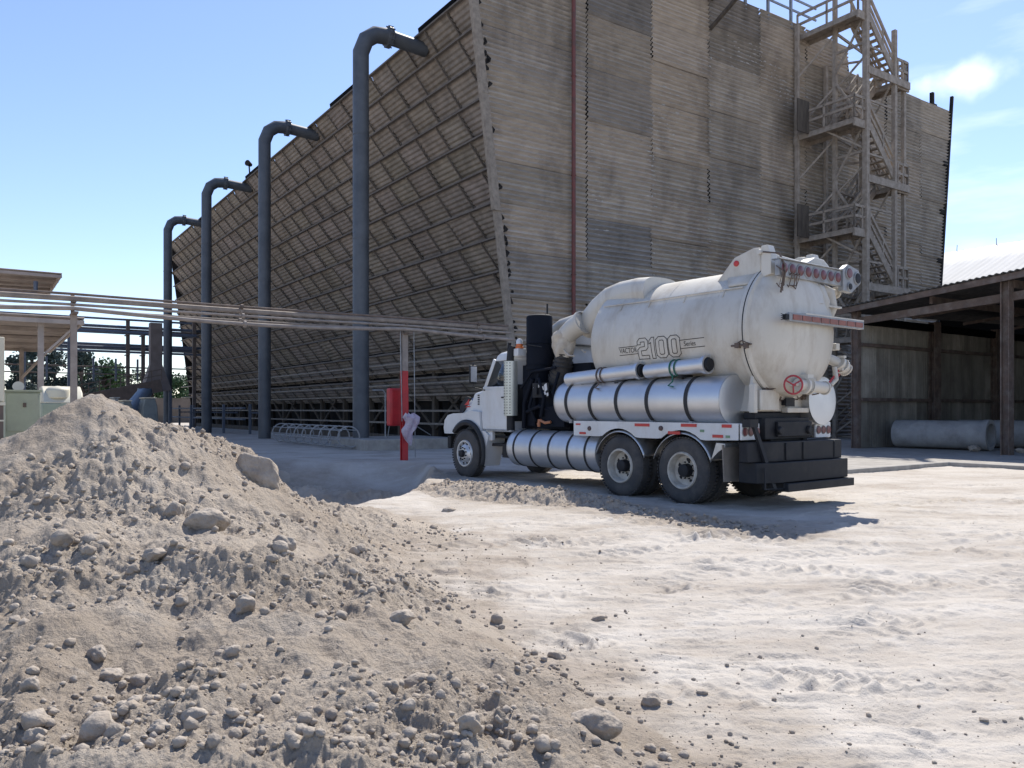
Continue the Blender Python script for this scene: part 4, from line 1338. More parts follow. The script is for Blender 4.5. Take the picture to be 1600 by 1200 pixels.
def text_mesh(txt, size, ext=0.004, font_scale=(1, 1), outline=False, bev=0.0):
    c = bpy.data.curves.new('t', 'FONT'); c.body = txt; c.size = size; c.extrude = ext; c.align_x = 'CENTER'; c.align_y = 'CENTER'
    if outline: c.fill_mode = 'NONE'; c.bevel_depth = bev
    o = bpy.data.objects.new('t', c); COL.objects.link(o)
    dg = bpy.context.evaluated_depsgraph_get()
    me = bpy.data.meshes.new_from_object(o.evaluated_get(dg))
    vs = [(v_.co.x * font_scale[0], v_.co.y * font_scale[1], v_.co.z) for v_ in me.vertices]
    fs = [tuple(p.vertices) for p in me.polygons]
    bpy.data.objects.remove(o); bpy.data.meshes.remove(me)
    return vs, fs
M_INK = mat('dark_lettering', (0.02, 0.02, 0.025), (0.03, 0.03, 0.03), scale=3, rough=.5)
uc = uvp(93, 28.5)
vs, fs = text_mesh('DO', .26)
mb = MB().add([(uc + x_, 28.49 - z_, 1.05 + y_) for x_, y_, z_ in vs], fs)
mb.build('lettering', M_INK, t, smooth=False, fixn=False)
for uu in (u0 + .2, u1 - .2): MB().box(uu - .1, uu + .1, 28.8, 30.6, 0, .25).build('foot', M_BRN, t)
# dish on the green cabinet, sacks, cream kiosk
x, y, z = ray(29, 605, 29); u, v = w2uv(x, y)
mb = MB(); mb.rev((u, v, z), (-.1, -1, .3), [(.1, .19), (.04, .15), (0, .02), (-.05, .02), (-.3, .02)], 20); mb.tube([(u, v + .2, z), (u, v + .3, 2.05)], .025, 6)
o = mb.build('dish_lamp', M_CREAM, None, loc=(u, v, z), rot=UV); tag(o, 'small round pale dish above the green cabinet', 'dish')
M_SACK = mat('white_woven_sack', (0.66, 0.65, 0.63), (0.55, 0.54, 0.52), scale=6, rough=.8, bump=.01, bscale=14)
for i, (px, py, D, r, lab) in enumerate([(22, 702, 20.0, .55, 'white sack lying behind the left shoulder of the heap, in front of the green cabinet'), (-8, 706, 19.0, .5, 'second white sack at the very left edge of the picture')]):
    vs, fs = lump(r, (1.2, .8, .85), 4, seed=90 + i, amp=.35)
    o = MB().add(vs, fs).build('sack', M_SACK, None, angle=180, fixn=False)
    x, y, z = ray(px, py, D); o.location = (x, y, .35); tag(o, lab, 'sack', 'white sacks at the left')
kio = thing('kiosk', 'narrow cream and brown kiosk cut by the left edge of the picture', 'kiosk', (uvp(-20, 24), 24, 0), UV)
ua, ub = uvp(-70, 24), uvp(7, 24)
MB().box(ua, ub, 24, 25.4, 1.75, 3.4).build('upper_wall', M_CREAM, kio, bevel=.02)
MB().box(ua + .02, ub - .02, 24.02, 25.38, 0, 1.65).build('lower_wall', M_BRN, kio)
MB().box(ua - .02, ub + .02, 23.97, 25.4, 1.66, 1.74).build('trim', M_CREAM, kio)
MB().box(ua - .02, ub - .01, 23.99, 24.015, 1.25, 1.29).build('trim', M_CREAM, kio)
# retaining clutter under the tower: low dark walls and pallets at the far left base
mb = MB()
for k in range(7):
    uu = 14.2 + .5 * math.sin(k * 2.2); vv = 70 - 3.2 * k
    mb.box(uu - .07, uu + .07, vv - .07, vv + .07, 0, 1.9); mb.box(uu - .07, uu + .9, vv - .05, vv + .05, 1.3, 1.4)
mb.box(13.8, 14.0, 50, 72, 1.6, 1.7); mb.box(13.8, 14.0, 50, 72, .9, 1.0)
o = mb.build('pipe_barrier', M_BLUEST, None, loc=(14, 60, 0), rot=UV); tag(o, 'blue-grey steel barrier between the far risers and the tower base', 'barrier')
# fence line and trees far behind
mb = MB()
mb.box(-60, 45, 100, 100.2, 0, 2.9)
o = mb.build('boundary_wall', mat('far_brown_wall', (.20, .17, .15), (.14, .12, .1), scale=.6, rough=.9), None, loc=(-20, 100, 0), rot=UV); tag(o, 'long low brown boundary wall in the distance', 'wall')

def leaf_mat(name, c1, c2):
    m = mat(name, c1, c2, scale=.5, rough=.7, spec=.2)
    return m
M_LEAF1 = leaf_mat('dark_blue_green_leaves', (.045, .07, .06), (.03, .045, .045))
M_LEAF2 = leaf_mat('mid_green_leaves', (.055, .10, .04), (.035, .07, .03))
M_BARK = mat('tree_bark', (.10, .08, .07), (.06, .05, .045), scale=3, rough=.9)
def tree(px, D, H_, Wd, lab, lm, kind, seed, group='trees far behind the yard'):
    rr = random.Random(seed)
    x = (px - 800) / 1240 * D
    t = thing('tree', lab, 'tree', (x, D, 0), 0, group)
    mb = MB()
    mb.tube([(x, D, -.2), (x + .1, D, H_ * .35), (x - .1, D, H_ * .75), (x, D, H_ * .93)], [.28, .22, .13, .04], 8)
    cl = []
    nl = 14 if kind == 'tall' else 22
    for k in range(nl):
        if kind == 'tall':
            h = H_ * (.38 + .6 * rr.random()); a = rr.random() * 6.28; rd = Wd * (1.05 - h / H_ * .75) * rr.uniform(.3, 1)
        else:
            a = rr.random() * 6.28; e = rr.random(); h = H_ * (.25 + .68 * e); rd = Wd * math.sqrt(max(0, 1 - (e * 1.7 - .75) ** 2)) * rr.uniform(.35, 1)
        p = (x + rd * math.cos(a), D + rd * math.sin(a), h)
        cl.append(p)
        mb.tube([(x, D, h * .72), ((x + p[0]) / 2, (D + p[1]) / 2, h * .9), p], [.09, .06, .02], 5)
    mb.build('trunk', M_BARK, t)
    mb = MB()
    for p in cl:
        cr_ = Wd * rr.uniform(.26, .48)
        for i in range(170):
            q = Vector((rr.gauss(0, 1), rr.gauss(0, 1), rr.gauss(0, .8)))
            q = q.normalized() * cr_ * rr.random() ** .45
            c = Vector(p) + q
            s = rr.uniform(.12, .30) * (D / 110)
            a = Vector((rr.gauss(0, 1), rr.gauss(0, 1), rr.gauss(0, 1))).normalized(); b = a.orthogonal().normalized()
            mb.add([c + a * s, c + b * s * .6, c - a * s, c - b * s * .6], [(0, 1, 2, 3)])
    mb.build('crown', lm, t, smooth=False, fixn=False)
tree(28, 105, 9.0, 2.4, 'dark feathery tree nearest the left edge, seen over the green cabinet', M_LEAF1, 'tall', 1)
tree(50, 115, 10.2, 2.2, 'tall dark tree between the two left canopy posts', M_LEAF1, 'tall', 2)
tree(86, 110, 10.0, 2.6, 'tall gappy tree just left of the plain rack post', M_LEAF1, 'tall', 3)
tree(128, 112, 9.8, 2.8, 'dark tree just right of the plain rack post', M_LEAF1, 'tall', 4)
tree(160, 120, 8.6, 4.0, 'rounded green tree above the heap summit', M_LEAF2, 'round', 5)
tree(184, 125, 8.2, 4.2, 'bushy green tree right of the heap summit, left of the brown posts', M_LEAF2, 'round', 6)
tree(282, 140, 8.2, 4.4, 'green tree seen in the gap between the farthest riser and the tower', M_LEAF2, 'round', 7)
tree(105, 150, 6.5, 5.5, 'low bushy tree farthest away behind the tall ones', M_LEAF2, 'round', 8)

# ================================================================== the vacuum truck
def paint(name, c, grime, amt=.6, rough=.42):
    return mat(name, c, tuple(k * .86 for k in c), scale=1.1, rough=rough, dirt=grime, dscale=1.3, damt=amt, dstretch=(1.5, 1.5, .5), bump=.0012, bscale=40, rvar=.1)
M_TANK = paint('dirty_cream_white_tank_paint', (.575, .545, .485), (.31, .25, .18), .7, .42)
M_CABP = paint('dirty_white_cab_paint', (.66, .67, .68), (.42, .39, .34), .5, .35)
M_ALU = mat('polished_aluminium', (.66, .67, .69), (.55, .56, .58), scale=.8, rough=.44, metal=.78, rvar=.05, dirt=(.45, .44, .42), dscale=.9, damt=.3)
M_ALUD = mat('dull_aluminium', (.55, .56, .57), (.42, .43, .44), scale=3, rough=.42, metal=.8, rvar=.1, dirt=(.32, .29, .26), dscale=2.5, damt=.5)
M_TYRE = mat('dusty_tyre_rubber', (.045, .045, .048), (.075, .07, .066), scale=4, rough=.85, bump=.002, bscale=60, dirt=(.17, .15, .13), dscale=2.0, damt=.5)
M_BLK = mat('black_chassis_paint', (.012, .014, .018), (.020, .021, .025), scale=3, rough=.6, spec=.3, dirt=(.05, .046, .042), dscale=2.5, damt=.5)
M_NAVY = mat('near_black_navy_paint', (.006, .009, .016), (.009, .011, .018), scale=3, rough=.75, spec=.15)
M_BAND = mat('black_rubber_strap', (.02, .021, .024), (.03, .03, .032), scale=5, rough=.7)
M_RIM = mat('cream_wheel_paint', (.56, .53, .47), (.42, .38, .32), scale=5, rough=.6, dirt=(.25, .21, .17), dscale=5)
M_CHR = mat('bright_wheel_metal', (.66, .67, .68), (.50, .51, .53), scale=6, rough=.42, metal=.6)
M_GLASS = mat('dark_tinted_glass', (.012, .016, .022), (.015, .02, .025), scale=2, rough=.06, spec=.9)
M_LENS = mat('dark_red_lens', (.14, .035, .04), (.10, .03, .035), scale=8, rough=.3)
M_REFL = mat('red_reflector', (.52, .03, .03), (.42, .03, .03), scale=8, rough=.35)
M_AMB = mat('amber_lens', (.65, .16, .03), (.55, .13, .03), scale=8, rough=.3)
M_HWH = mat('red_handwheel_paint', (.42, .04, .05), (.28, .03, .04), scale=8, rough=.5)
M_FLAP = mat('dusty_mudflap', (.27, .235, .20), (.19, .165, .14), scale=4, rough=.85, bump=.002)
M_HOSE = mat('dark_ribbed_hose', (.03, .028, .028), (.045, .042, .04), scale=6, rough=.7)
M_WRAP = mat('off_white_wrapped_cloth', (.55, .50, .42), (.42, .37, .31), scale=6, rough=.85, bump=.02, bscale=14)
M_PERF = mat('perforated_heat_shield', (.60, .61, .55), (.5, .51, .46), scale=3, rough=.4, metal=.5)
M_CHAIN = mat('brown_steel_latch', (.14, .10, .08), (.08, .06, .05), scale=8, rough=.7)
M_ROPE = mat('green_rope', (.02, .14, .10), (.02, .10, .08), scale=8, rough=.8)
TR = thing('vacuum_truck', 'big white vacuum tanker truck with polished side tubes parked beside the cooling tower', 'truck', (0, 0, 0), 0)
TR.location = (3.76, 13.80, 0)
TR.rotation_euler = (0, 0, math.atan2(.795, -.607))
FR[TR.name] = (0, 0, 0)
T = TR
# ---------------- wheels
def wheel(x, y, side, kind, zc=.545):
    """side +1: outer face towards +y"""
    mb = MB()
    r = .545; w = .28
    d = (0, side, 0)
    y0 = y - side * w
    prof = [(0, .30), (.0, .44), (.02, .50), (.045, r - .012), (.07, r), (w - .07, r), (w - .045, r - .012), (w - .02, .50), (w, .44), (w - .005, .36), (w - .015, .31)]
    mb.rev((x, y0, zc), d, prof, 56, caps=False)
    for k in range(56):
        a = 2 * math.pi * k / 56
        for (ya, yb, tw) in ((.03, .09, .0), (w - .09, w - .03, .0)):
            ca, sa = math.cos(a), math.sin(a)
            c = Vector((x + (r + .002) * ca, y0 + side * (ya + yb) / 2, zc + (r + .002) * sa))
            t_ = Vector((-sa, 0, ca)); n_ = Vector((ca, 0, sa)); b_ = Vector((0, 1, 0))
            vs = [c + t_ * (i * .018) + b_ * (j * .035) + n_ * (k2 * .008) for i in (-1, 1) for j in (-1, 1) for k2 in (-1, 1)]
            mb.add(vs, [(0, 1, 3, 2), (4, 6, 7, 5), (0, 4, 5, 1), (2, 3, 7, 6), (0, 2, 6, 4), (1, 5, 7, 3)])
    ty = mb.build('wheel', M_TYRE, T, angle=28, fixn=False)
    mb = MB()
    if kind == 'front':
        prof = [(w - .02, .315), (w + .012, .30), (w + .012, .27), (w - .02, .262), (w - .05, .25), (w - .02, .215), (w + .035, .16), (w + .045, .10), (w + .05, .0)]
        mb.rev((x, y0, zc), d, prof, 44, caps=False)
        rim = mb.build('rim', M_CHR, ty, angle=30)
        mb = MB()
        for k in range(10):
            a = 2 * math.pi * k / 10
            mb.rev((x + .222 * math.cos(a), y0 + side * (w - .035), zc + .222 * math.sin(a)), d, [(0, .028), (.02, .028)], 10)
        mb.rev((x, y0, zc), d, [(w + .03, .085), (w + .11, .08), (w + .12, .06), (w + .12, .001)], 20)
        for k in range(10):
            a = 2 * math.pi * (k + .5) / 10
            mb.rev((x + .135 * math.cos(a), y0 + side * (w + .03), zc + .135 * math.sin(a)), d, [(0, .017), (.04, .014)], 8)
        mb.build('hub', M_BLK, ty)
    else:
        prof = [(w - .02, .315), (w + .01, .30), (w + .008, .275), (w - .03, .262), (w - .12, .245), (w - .135, .20), (w - .15, .13), (w - .15, .0)]
        mb.rev((x, y0, zc), d, prof, 44, caps=False)
        rim = mb.build('rim', M_RIM, ty, angle=30)
        mb = MB()
        mb.rev((x, y0, zc), d, [(w - .15, .115), (w - .03, .105), (w - .02, .085), (w - .02, .001)], 20)
        for k in range(5):
            a = 2 * math.pi * k / 5 + .5
            if k in (1,):
                mb.rev((x + .19 * math.cos(a), y0 + side * (w - .145), zc + .19 * math.sin(a)), d, [(0, .045), (.012, .045)], 14)
            else:
                mb.rev((x + .19 * math.cos(a), y0 + side * (w - .142), zc + .19 * math.sin(a)), d, [(0, .03), (.008, .03)], 12)
        for k in range(10):
            a = 2 * math.pi * k / 10
            mb.rev((x + .14 * math.cos(a), y0 + side * (w - .148), zc + .14 * math.sin(a)), d, [(0, .014), (.03, .012)], 6)
        mb.build('hub', M_BLK, ty)
for xx in (0, 1.43):
    wheel(xx, 1.22, 1, 'rear'); wheel(xx, .88, 1, 'rear')
    wheel(xx, -1.22, -1, 'rear'); wheel(xx, -.88, -1, 'rear')
wheel(6.45, 1.18, 1, 'front'); wheel(6.45, -1.18, -1, 'front')
# ---------------- chassis
mb = MB()
for s in (-1, 1): mb.box(-1.2, 7.3, s * .45 - .05, s * .45 + .05, .82, 1.12)
for x in (-1.1, .7, 2.3, 3.6, 5.0, 6.9): mb.box(x - .06, x + .06, -.4, .4, .86, 1.08)
mb.build('chassis_frame', M_BLK, T)
for x in (0, 1.43, 6.45):
    mb = MB(); mb.tube([(x, -1.1, .545), (x, 1.1, .545)], .10 if x < 6 else .07, 12)
    if x < 6: mb.rev((x, -.28, .56), (0, 1, 0), [(0, .12), (.1, .26), (.46, .26), (.56, .12)], 18)
    mb.box(x - .45, x + .45, .38, .5, .62, .72); mb.box(x - .45, x + .45, -.5, -.38, .62, .72)
    mb.build('axle', M_BLK, T)
# ---------------- main tank
ZC, RR = 2.82, 1.075
mb = MB()
N = 72
mb.rev((0, 0, ZC), (-1, 0, 0), [(-2.78, .05), (-2.76, .35), (-2.70, .62), (-2.60, .82), (-2.47, .95), (-2.33, RR - .01), (-2.30, RR), (1.03, RR), (1.03, RR + .035), (1.08, RR + .045), (1.105, RR + .045)], N, caps=False)
tk = mb.build('tank', M_TANK, T, angle=30)
mb = MB()
mb.rev((0, 0, ZC), (-1, 0, 0), [(1.125, RR + .045), (1.17, RR + .045), (1.185, RR + .01), (1.20, RR - .005), (1.30, RR - .03), (1.42, .94), (1.53, .74), (1.60, .47), (1.63, .2), (1.635, .001)], N, caps=False)
dr = mb.build('rear_door', M_TANK, T, angle=30)
mb = MB(); mb.torus((-1.115, 0, ZC), (1, 0, 0), RR + .04, .012, 72, 6); mb.build('door_seal', M_BLK, dr)
for x_ in (1.75, .62, -.5):
    mb = MB(); mb.rev((x_, 0, ZC), (1, 0, 0), [(-.012, RR), (-.008, RR + .004), (.008, RR + .004), (.012, RR)], 72, caps=False); mb.build('weld_seam', M_TANK, tk)
# longitudinal rail on the tank side and lettering
def tkp(x, s, off=0.0):
    """point on the left tank side: x along, s = height above the tank axis measured along the skin"""
    a = s / RR
    return (x, (RR + off) * math.cos(a), ZC + (RR + off) * math.sin(a))
mb = MB()
for (sx,) in ((.70,),):
    mb.tube([tkp(2.2, sx + .02, .02), tkp(1.0, sx, .02), tkp(-.95, sx, .02)], .012, 6)
    for x in (-.6, .2, 1.0, 1.7): mb.tube([tkp(x, sx + .02, .02), tkp(x, sx - .14, .01)], .008, 6)
mb.build('side_rail', M_TANK, tk)
def stroke(mb, pts, w=.010, close=False):
    if close: pts = pts + [pts[0]]
    for (a, b) in zip(pts[:-1], pts[1:]):
        n = max(1, int(math.hypot(a[0] - b[0], a[1] - b[1]) / .06))
        P = [tkp(a[0] + (b[0] - a[0]) * i / n, a[1] + (b[1] - a[1]) * i / n, .004) for i in range(n + 1)]
        dx, ds = b[0] - a[0], b[1] - a[1]; L = math.hypot(dx, ds)
        nx, ns = -ds / L * w / 2, dx / L * w / 2
        ex, es = dx / L * w / 2, ds / L * w / 2
        rows = []
        for i in range(n + 1):
            X = a[0] + dx * i / n + (ex if i == n else -ex if i == 0 else 0); S_ = a[1] + ds * i / n + (es if i == n else -es if i == 0 else 0)
            rows.append([tkp(X - nx, S_ - ns, .004), tkp(X + nx, S_ + ns, .004)])
        mb.grid(rows)
mb = MB()
S0 = -.20      # centre of the lettering below the tank axis
H2 = .185
XL = 1.14; 
def dig(x0, w, outer, inner=None):
    for poly in [outer] + ([inner] if inner else []):
        stroke(mb, [(x0 - p[0] * w, S0 + (p[1] - .5) * 2 * H2) for p in poly], .013, True)
oct_o = [(.25, 0), (.75, 0), (1, .14), (1, .86), (.75, 1), (.25, 1), (0, .86), (0, .14)]
oct_i = [(.38, .17), (.62, .17), (.70, .22), (.70, .78), (.62, .83), (.38, .83), (.30, .78), (.30, .22)]
two = [(0, 0), (1, 0), (1, .17), (.32, .17), (.32, .40), (.8, .42), (1, .54), (1, .86), (.78, 1), (.22, 1), (0, .86), (0, .70), (.3, .70), (.3, .82), (.68, .82), (.68, .60), (.25, .58), (0, .46)]
one = [(.35, 0), (.8, 0), (.8, 1), (.45, 1), (.1, .84), (.1, .70), (.35, .76)]
dig(1.14, .25, two); dig(.88, .17, one); dig(.71, .26, oct_o, oct_i); dig(.43, .26, oct_o, oct_i)
# rules either side
for s in (.07, -.07):
    stroke(mb, [(1.60, S0 + s - .02), (1.15, S0 + s - .01)], .012)
    stroke(mb, [(.16, S0 + s + .02), (-.34, S0 + s + .03)], .012)
for (txt, xc, size, fs_) in (('VACTOR', 1.375, .135, (.80, .95)), ('Series', -.04, .115, (.9, 1))):
    vs, fs = text_mesh(txt, size, .0, fs_)
    mb.add([tkp(xc - x_, S0 + y_ + (-.015 if xc > 1 else .02), .005) for x_, y_, z_ in vs], fs)
mb.build('lettering', M_INK, tk, smooth=False, fixn=False)
# top rear hinge bracket plates with marker lamps
mb = MB()
for s in (1, -1):
    y = .62 * s
    mb.prism([(-.25, ZC + .82), (-.28, 3.68), (-.62, 4.02), (-.98, 4.12), (-1.12, 4.10), (-1.12, 3.50), (-.95, 3.40)], 'y', y - .03, y + .03)
    mb.prism([(-1.16, 4.12), (-1.28, 4.12), (-1.34, 3.95), (-1.34, 3.66), (-1.16, 3.62)], 'y', y - .08, y + .08)
mb.box(-1.0, -.62, -.6, .6, 3.84, 3.90)
mb.tube([(-1.15, -.60, 3.95), (-1.15, .75, 4.02)], .04, 10)
hb = mb.build('hinge_bracket', M_TANK, T, bevel=.008)
for (x, z) in ((-.66, 3.92), (-.45, 3.52)):
    mb = MB(); mb.rev((x, .65, z), (0, 1, 0), [(0, .05), (.02, .045), (.03, .001)], 12); mb.build('marker_lamp', M_REFL, hb)
# saddle plate down the tank side below the hinge
mb = MB()
rows = []
for a in np.linspace(R(40), R(66), 8):
    rows.append([(-.35 - .5 * (1 - (a - R(40)) / R(26)) * .6, (RR + .02) * math.cos(a), ZC + (RR + .02) * math.sin(a)), (-1.02, (RR + .02) * math.cos(a), ZC + (RR + .02) * math.sin(a))])
mb.grid(rows); mb.build('saddle_plate', M_TANK, T, thick=.02, fixn=False)
# light bar across the rear top
lb = MB(); lb.box(-1.54, -1.46, -1.0, .78, 3.60, 3.85); lb.box(-1.57, -1.40, -1.0, .78, 3.85, 3.87)
bar = lb.build('light_bar', M_GALV, T, bevel=.01)
for k in range(8):
    y = .66 - k * .215
    mb = MB(); mb.rev((-1.54, y, 3.725), (-1, 0, 0), [(0, .082), (.02, .08), (.03, .06), (.032, .001)], 18); mb.build('lamp', M_LENS, bar)
    mb = MB(); mb.torus((-1.545, y, 3.725), (1, 0, 0), .088, .012, 18, 6); mb.build('lamp_ring', M_GALV, bar)
mb = MB()
mb.prism([(-.96, 3.52), (-1.22, 3.50), (-1.50, 3.68), (-1.52, 3.80), (-1.44, 3.90), (-1.10, 3.97), (-.96, 3.88)], 'x', -1.58, -1.48)
ar = mb.build('lamp_arm', M_GALV, T, bevel=.01)
for (y, z, r, m) in ((-1.12, 3.82, .085, M_LENS), (-1.38, 3.76, .09, M_BLK), (-1.14, 3.60, .055, M_BLK)):
    mb = MB(); mb.rev((-1.58, y, z), (-1, 0, 0), [(0, r), (.03, r * .9), (.035, .001)], 16); mb.build('lamp', m, ar)
    mb = MB(); mb.torus((-1.59, y, z), (1, 0, 0), r + .005, .012, 16, 6); mb.build('lamp_ring', M_GALV, ar)
# white hood piece and wires on top
mb = MB(); mb.prism([(-.25, 3.84), (-.92, 3.84), (-.92, 3.94), (-.75, 4.04), (-.5, 4.05), (-.3, 3.95)], 'x', -1.36, -1.12)
mb.build('top_hood', M_TANK, T, bevel=.02)
mb = MB()
rn = random.Random(3)
for k in range(9):
    y = .80 - .04 * k if k < 4 else .5 - .045 * (k - 4)
    mb.tube([(-1.50, y, 3.75 if k < 4 else 3.62), (-1.60, y + rn.uniform(-.05, .05), 3.66), (-1.55, y + rn.uniform(-.07, .07), 3.42 + rn.uniform(-.05, .08)), (-1.52, y + rn.uniform(-.09, .09), 3.48)], .009, 5)
mb.tube([(-1.2, .70, 4.02), (-1.5, .72, 3.95), (-1.59, .70, 3.75), (-1.5, .68, 3.35)], .014, 6)
mb.build('loose_wire', M_CHAIN, T)
# red-white bar across the door
mb = MB(); mb.box(-1.76, -1.68, -1.28, .84, 2.88, 3.01)
sb = mb.build('reflector_bar', M_GALV, T, bevel=.006)
for k in range(8):
    mb = MB(); y = .76 - k * .252
    mb.box(-1.772, -1.76, y - .225, y, 2.905, 2.985); mb.build('reflector', mat('faded_red_lens', (.26, .075, .05), (.17, .06, .045), scale=9, rough=.4), sb, bevel=.003)
mb = MB(); mb.box(-1.76, -1.3, -1.28, .4, 3.01, 3.03); mb.build('bar_shelf', M_TANK, sb)
mb = MB(); mb.box(-1.75, -1.69, .84, .92, 2.90, 2.98)
for k in range(4): mb.tube([(-1.72, .92, 2.91 + .02 * k), (-1.72, 1.0, 2.89 + .03 * k)], .006, 5)
mb.build('plug', M_BLK, sb)
mb = MB(); mb.box(-1.68, -1.3, -.9, -.8, 2.92, 2.98); mb.box(-1.68, -1.4, .2, .3, 2.92, 2.98); mb.build('bar_mount', M_GALV, sb)
# right hand piping on the door
mb = MB()
mb.tube([(-1.30, -.40, 3.60), (-1.44, -.48, 3.5), (-1.50, -.52, 3.3), (-1.46, -.52, 3.12)], .09, 16)
mb.tube([(-1.32, -.70, 3.55), (-1.40, -.82, 3.48), (-1.42, -.86, 3.25), (-1.34, -.84, 3.05)], .10, 16)
mb.tube([(-1.40, -.40, 3.60), (-1.40, -.55, 3.5)], .05, 10)
mb.tube([(-1.34, -.30, 3.50), (-1.36, -1.12, 3.52)], .06, 14)
mb.rev((-1.36, -1.08, 3.52), (0, -1, 0), [(0, .06), (0, .10), (.03, .10), (.03, .07), (.08, .07)], 14)
mb.box(-1.56, -1.3, -.95, -.1, 3.22, 3.25)
mb.prism([(-1.38, 3.55), (-1.52, 3.5), (-1.60, 3.25), (-1.38, 3.25)], 'y', -.34, -.16)
mb.box(-1.42, -1.34, -1.0, -.8, 3.0, 3.1)
MB().box(-1.42, -1.3, -1.13, -1.02, 2.55, 2.66).build('side_lug', M_TANK, T, bevel=.01)
mb.tube([(-1.5, -.25, 3.3), (-1.56, -.5, 3.05), (-1.5, -.8, 3.0)], .012, 5)
mb.build('door_pipework', M_TANK, T, angle=40)
mb = MB()
mb.tube([(-1.25, -.80, 2.46), (-1.40, -1.0, 2.36), (-1.48, -1.14, 2.28)], .085, 16)
mb.rev((-1.46, -1.06, 2.31), (-.1, -.75, -.45), [(-.05, .085), (-.05, .12), (.0, .12), (0, .09), (.05, .09), (.05, .13), (.09, .13), (.09, .10), (.16, .10), (.16, .115), (.19, .115), (.19, .04)], 18)
for (y, z) in ((-1.08, 2.41), (-1.16, 2.34), (-1.04, 2.2)): mb.box(-1.54, -1.42, y - .04, y + .04, z, z + .04)
mb.build('suction_elbow', M_TANK, T, angle=40)
mb = MB(); mb.tube([(-1.5, -.95, 2.2), (-1.5, -.62, 1.96)], .016, 8); mb.tube([(-1.5, -.98, 2.14), (-1.5, -.72, 1.92)], .014, 8); mb.build('red_lever', M_HWH, T)
mb = MB(); mb.tube([(-1.48, -.86, 2.25), (-1.52, -.84, 2.05), (-1.5, -.70, 1.95)], .04, 10); mb.build('bypass_pipe', M_TANK, T)
# valve with hand wheel
mb = MB()
mb.tube([(-1.56, .32, 1.94), (-1.56, -.44, 1.90)], .095, 18)
mb.rev((-1.56, .16, 1.93), (0, -1, -.05), [(-.03, .09), (-.03, .14), (.02, .14), (.02, .095), (.10, .095), (.10, .14), (.15, .14), (.15, .09)], 20)
mb.rev((-1.56, -.42, 1.90), (0, -1, -.05), [(0, .095), (0, .112), (.03, .112), (.03, .082), (-.02, .08)], 18, caps=False)
mb.box(-1.66, -1.46, .04, .20, 2.03, 2.10); mb.tube([(-1.56, .3, 1.94), (-1.58, .52, 1.94)], .03, 8)
mb.tube([(-1.3, .06, 2.02), (-1.56, .06, 1.94)], .085, 12)
for k in range(6): mb.box(-1.68, -1.65, .02 + .03 * k, .035 + .03 * k, 1.84 + .02 * (k % 3), 2.04)
vl = mb.build('drain_valve', M_TANK, T, angle=40)
mb = MB(); mb.rev((-1.56, -.446, 1.90), (0, -1, -.05), [(0, .080), (.005, .080)], 18); mb.build('pipe_mouth', M_BLK, vl)
mb = MB()
W0 = Vector((-1.64, .56, 1.93)); wd_ = Vector((-.80, .60, 0)).normalized(); wx_ = wd_.cross(Vector((0, 0, 1))).normalized()
mb.torus(W0, wd_, .140, .015, 28, 8)
for a in (30, 150, 270):
    mb.tube([W0, W0 + wx_ * (.138 * math.cos(R(a))) + Vector((0, 0, .138 * math.sin(R(a))))], .012, 6)
mb.tube([W0, (-1.57, .40, 1.93)], .02, 8)
mb.build('handwheel', M_HWH, vl)
# door latches with chains
def latch(a, ln=.30):
    mb = MB()
    y = (RR + .06) * math.cos(a); z = ZC + (RR + .06) * math.sin(a)
    mb.tube([(-1.02 + ln * .4, y * 1.0, z), (-1.20, y * 1.0, z)], .018, 6)
    mb.box(-1.06, -.98, y - .03, y + .03, z - .04, z + .04); mb.box(-1.2, -1.14, y - .04, y + .02, z - .05, z + .03)
    mb.tube([(-1.18, y - .02, z), (-1.33, y - .22, z + .05)], .012, 6)
    mb.tube([(-1.0, y, z + .03), (-1.1, y + .02, z + .07), (-1.22, y - .03, z + .02), (-1.15, y, z - .06)], .010, 5)
    mb.build('latch', M_CHAIN, T)
latch(R(-14)); latch(R(-58)); latch(R(-14 + 180 + 28)); latch(R(-112))
mb = MB()
for k in range(12):
    a = R(-62 - k * 4.2); mb.torus((-1.16, (RR + .03) * math.cos(a), ZC + (RR + .03) * math.sin(a)), (math.sin(k * 1.6), math.cos(k * 1.6), .3), .035, .010, 10, 5)
mb.build('chain', M_CHAIN, T)
mb = MB()
for k in range(10):
    a = R(-46) + .03 * math.sin(k * 2.2); p = tkp(-.72 + .02 * math.cos(k * 1.7), a * RR, .03)
    mb.torus((p[0], p[1], p[2] - .012 * k), (math.sin(k), .3, math.cos(k * 1.3)), .035, .008, 10, 5)
mb.build('chain', M_CHAIN, T)
# tank support under the rear, hopper box
mb = MB()
mb.prism([(-.45, 2.2), (-.5, 1.52), (.92, 1.52), (.80, 2.35)], 'x', -1.12, -1.06)
mb.prism([(-.6, 2.0), (-.75, 1.52), (.75, 1.52), (.6, 2.0)], 'x', -1.06, 2.3)
mb.box(-1.22, -1.12, .30, .80, 1.54, 1.86); mb.box(-1.2, -1.1, .84, .93, 1.5, 1.95); mb.box(-1.24, -1.12, -.5, .1, 1.50, 1.58)
mb.build('tank_cradle', M_TANK, T, bevel=.01)
mb = MB(); mb.box(-1.235, -1.22, -.1, .14, 1.6, 1.74); mb.box(-1.23, -1.1, -.06, .10, 1.62, 1.72); mb.build('hinge_pocket', M_BLK, T)
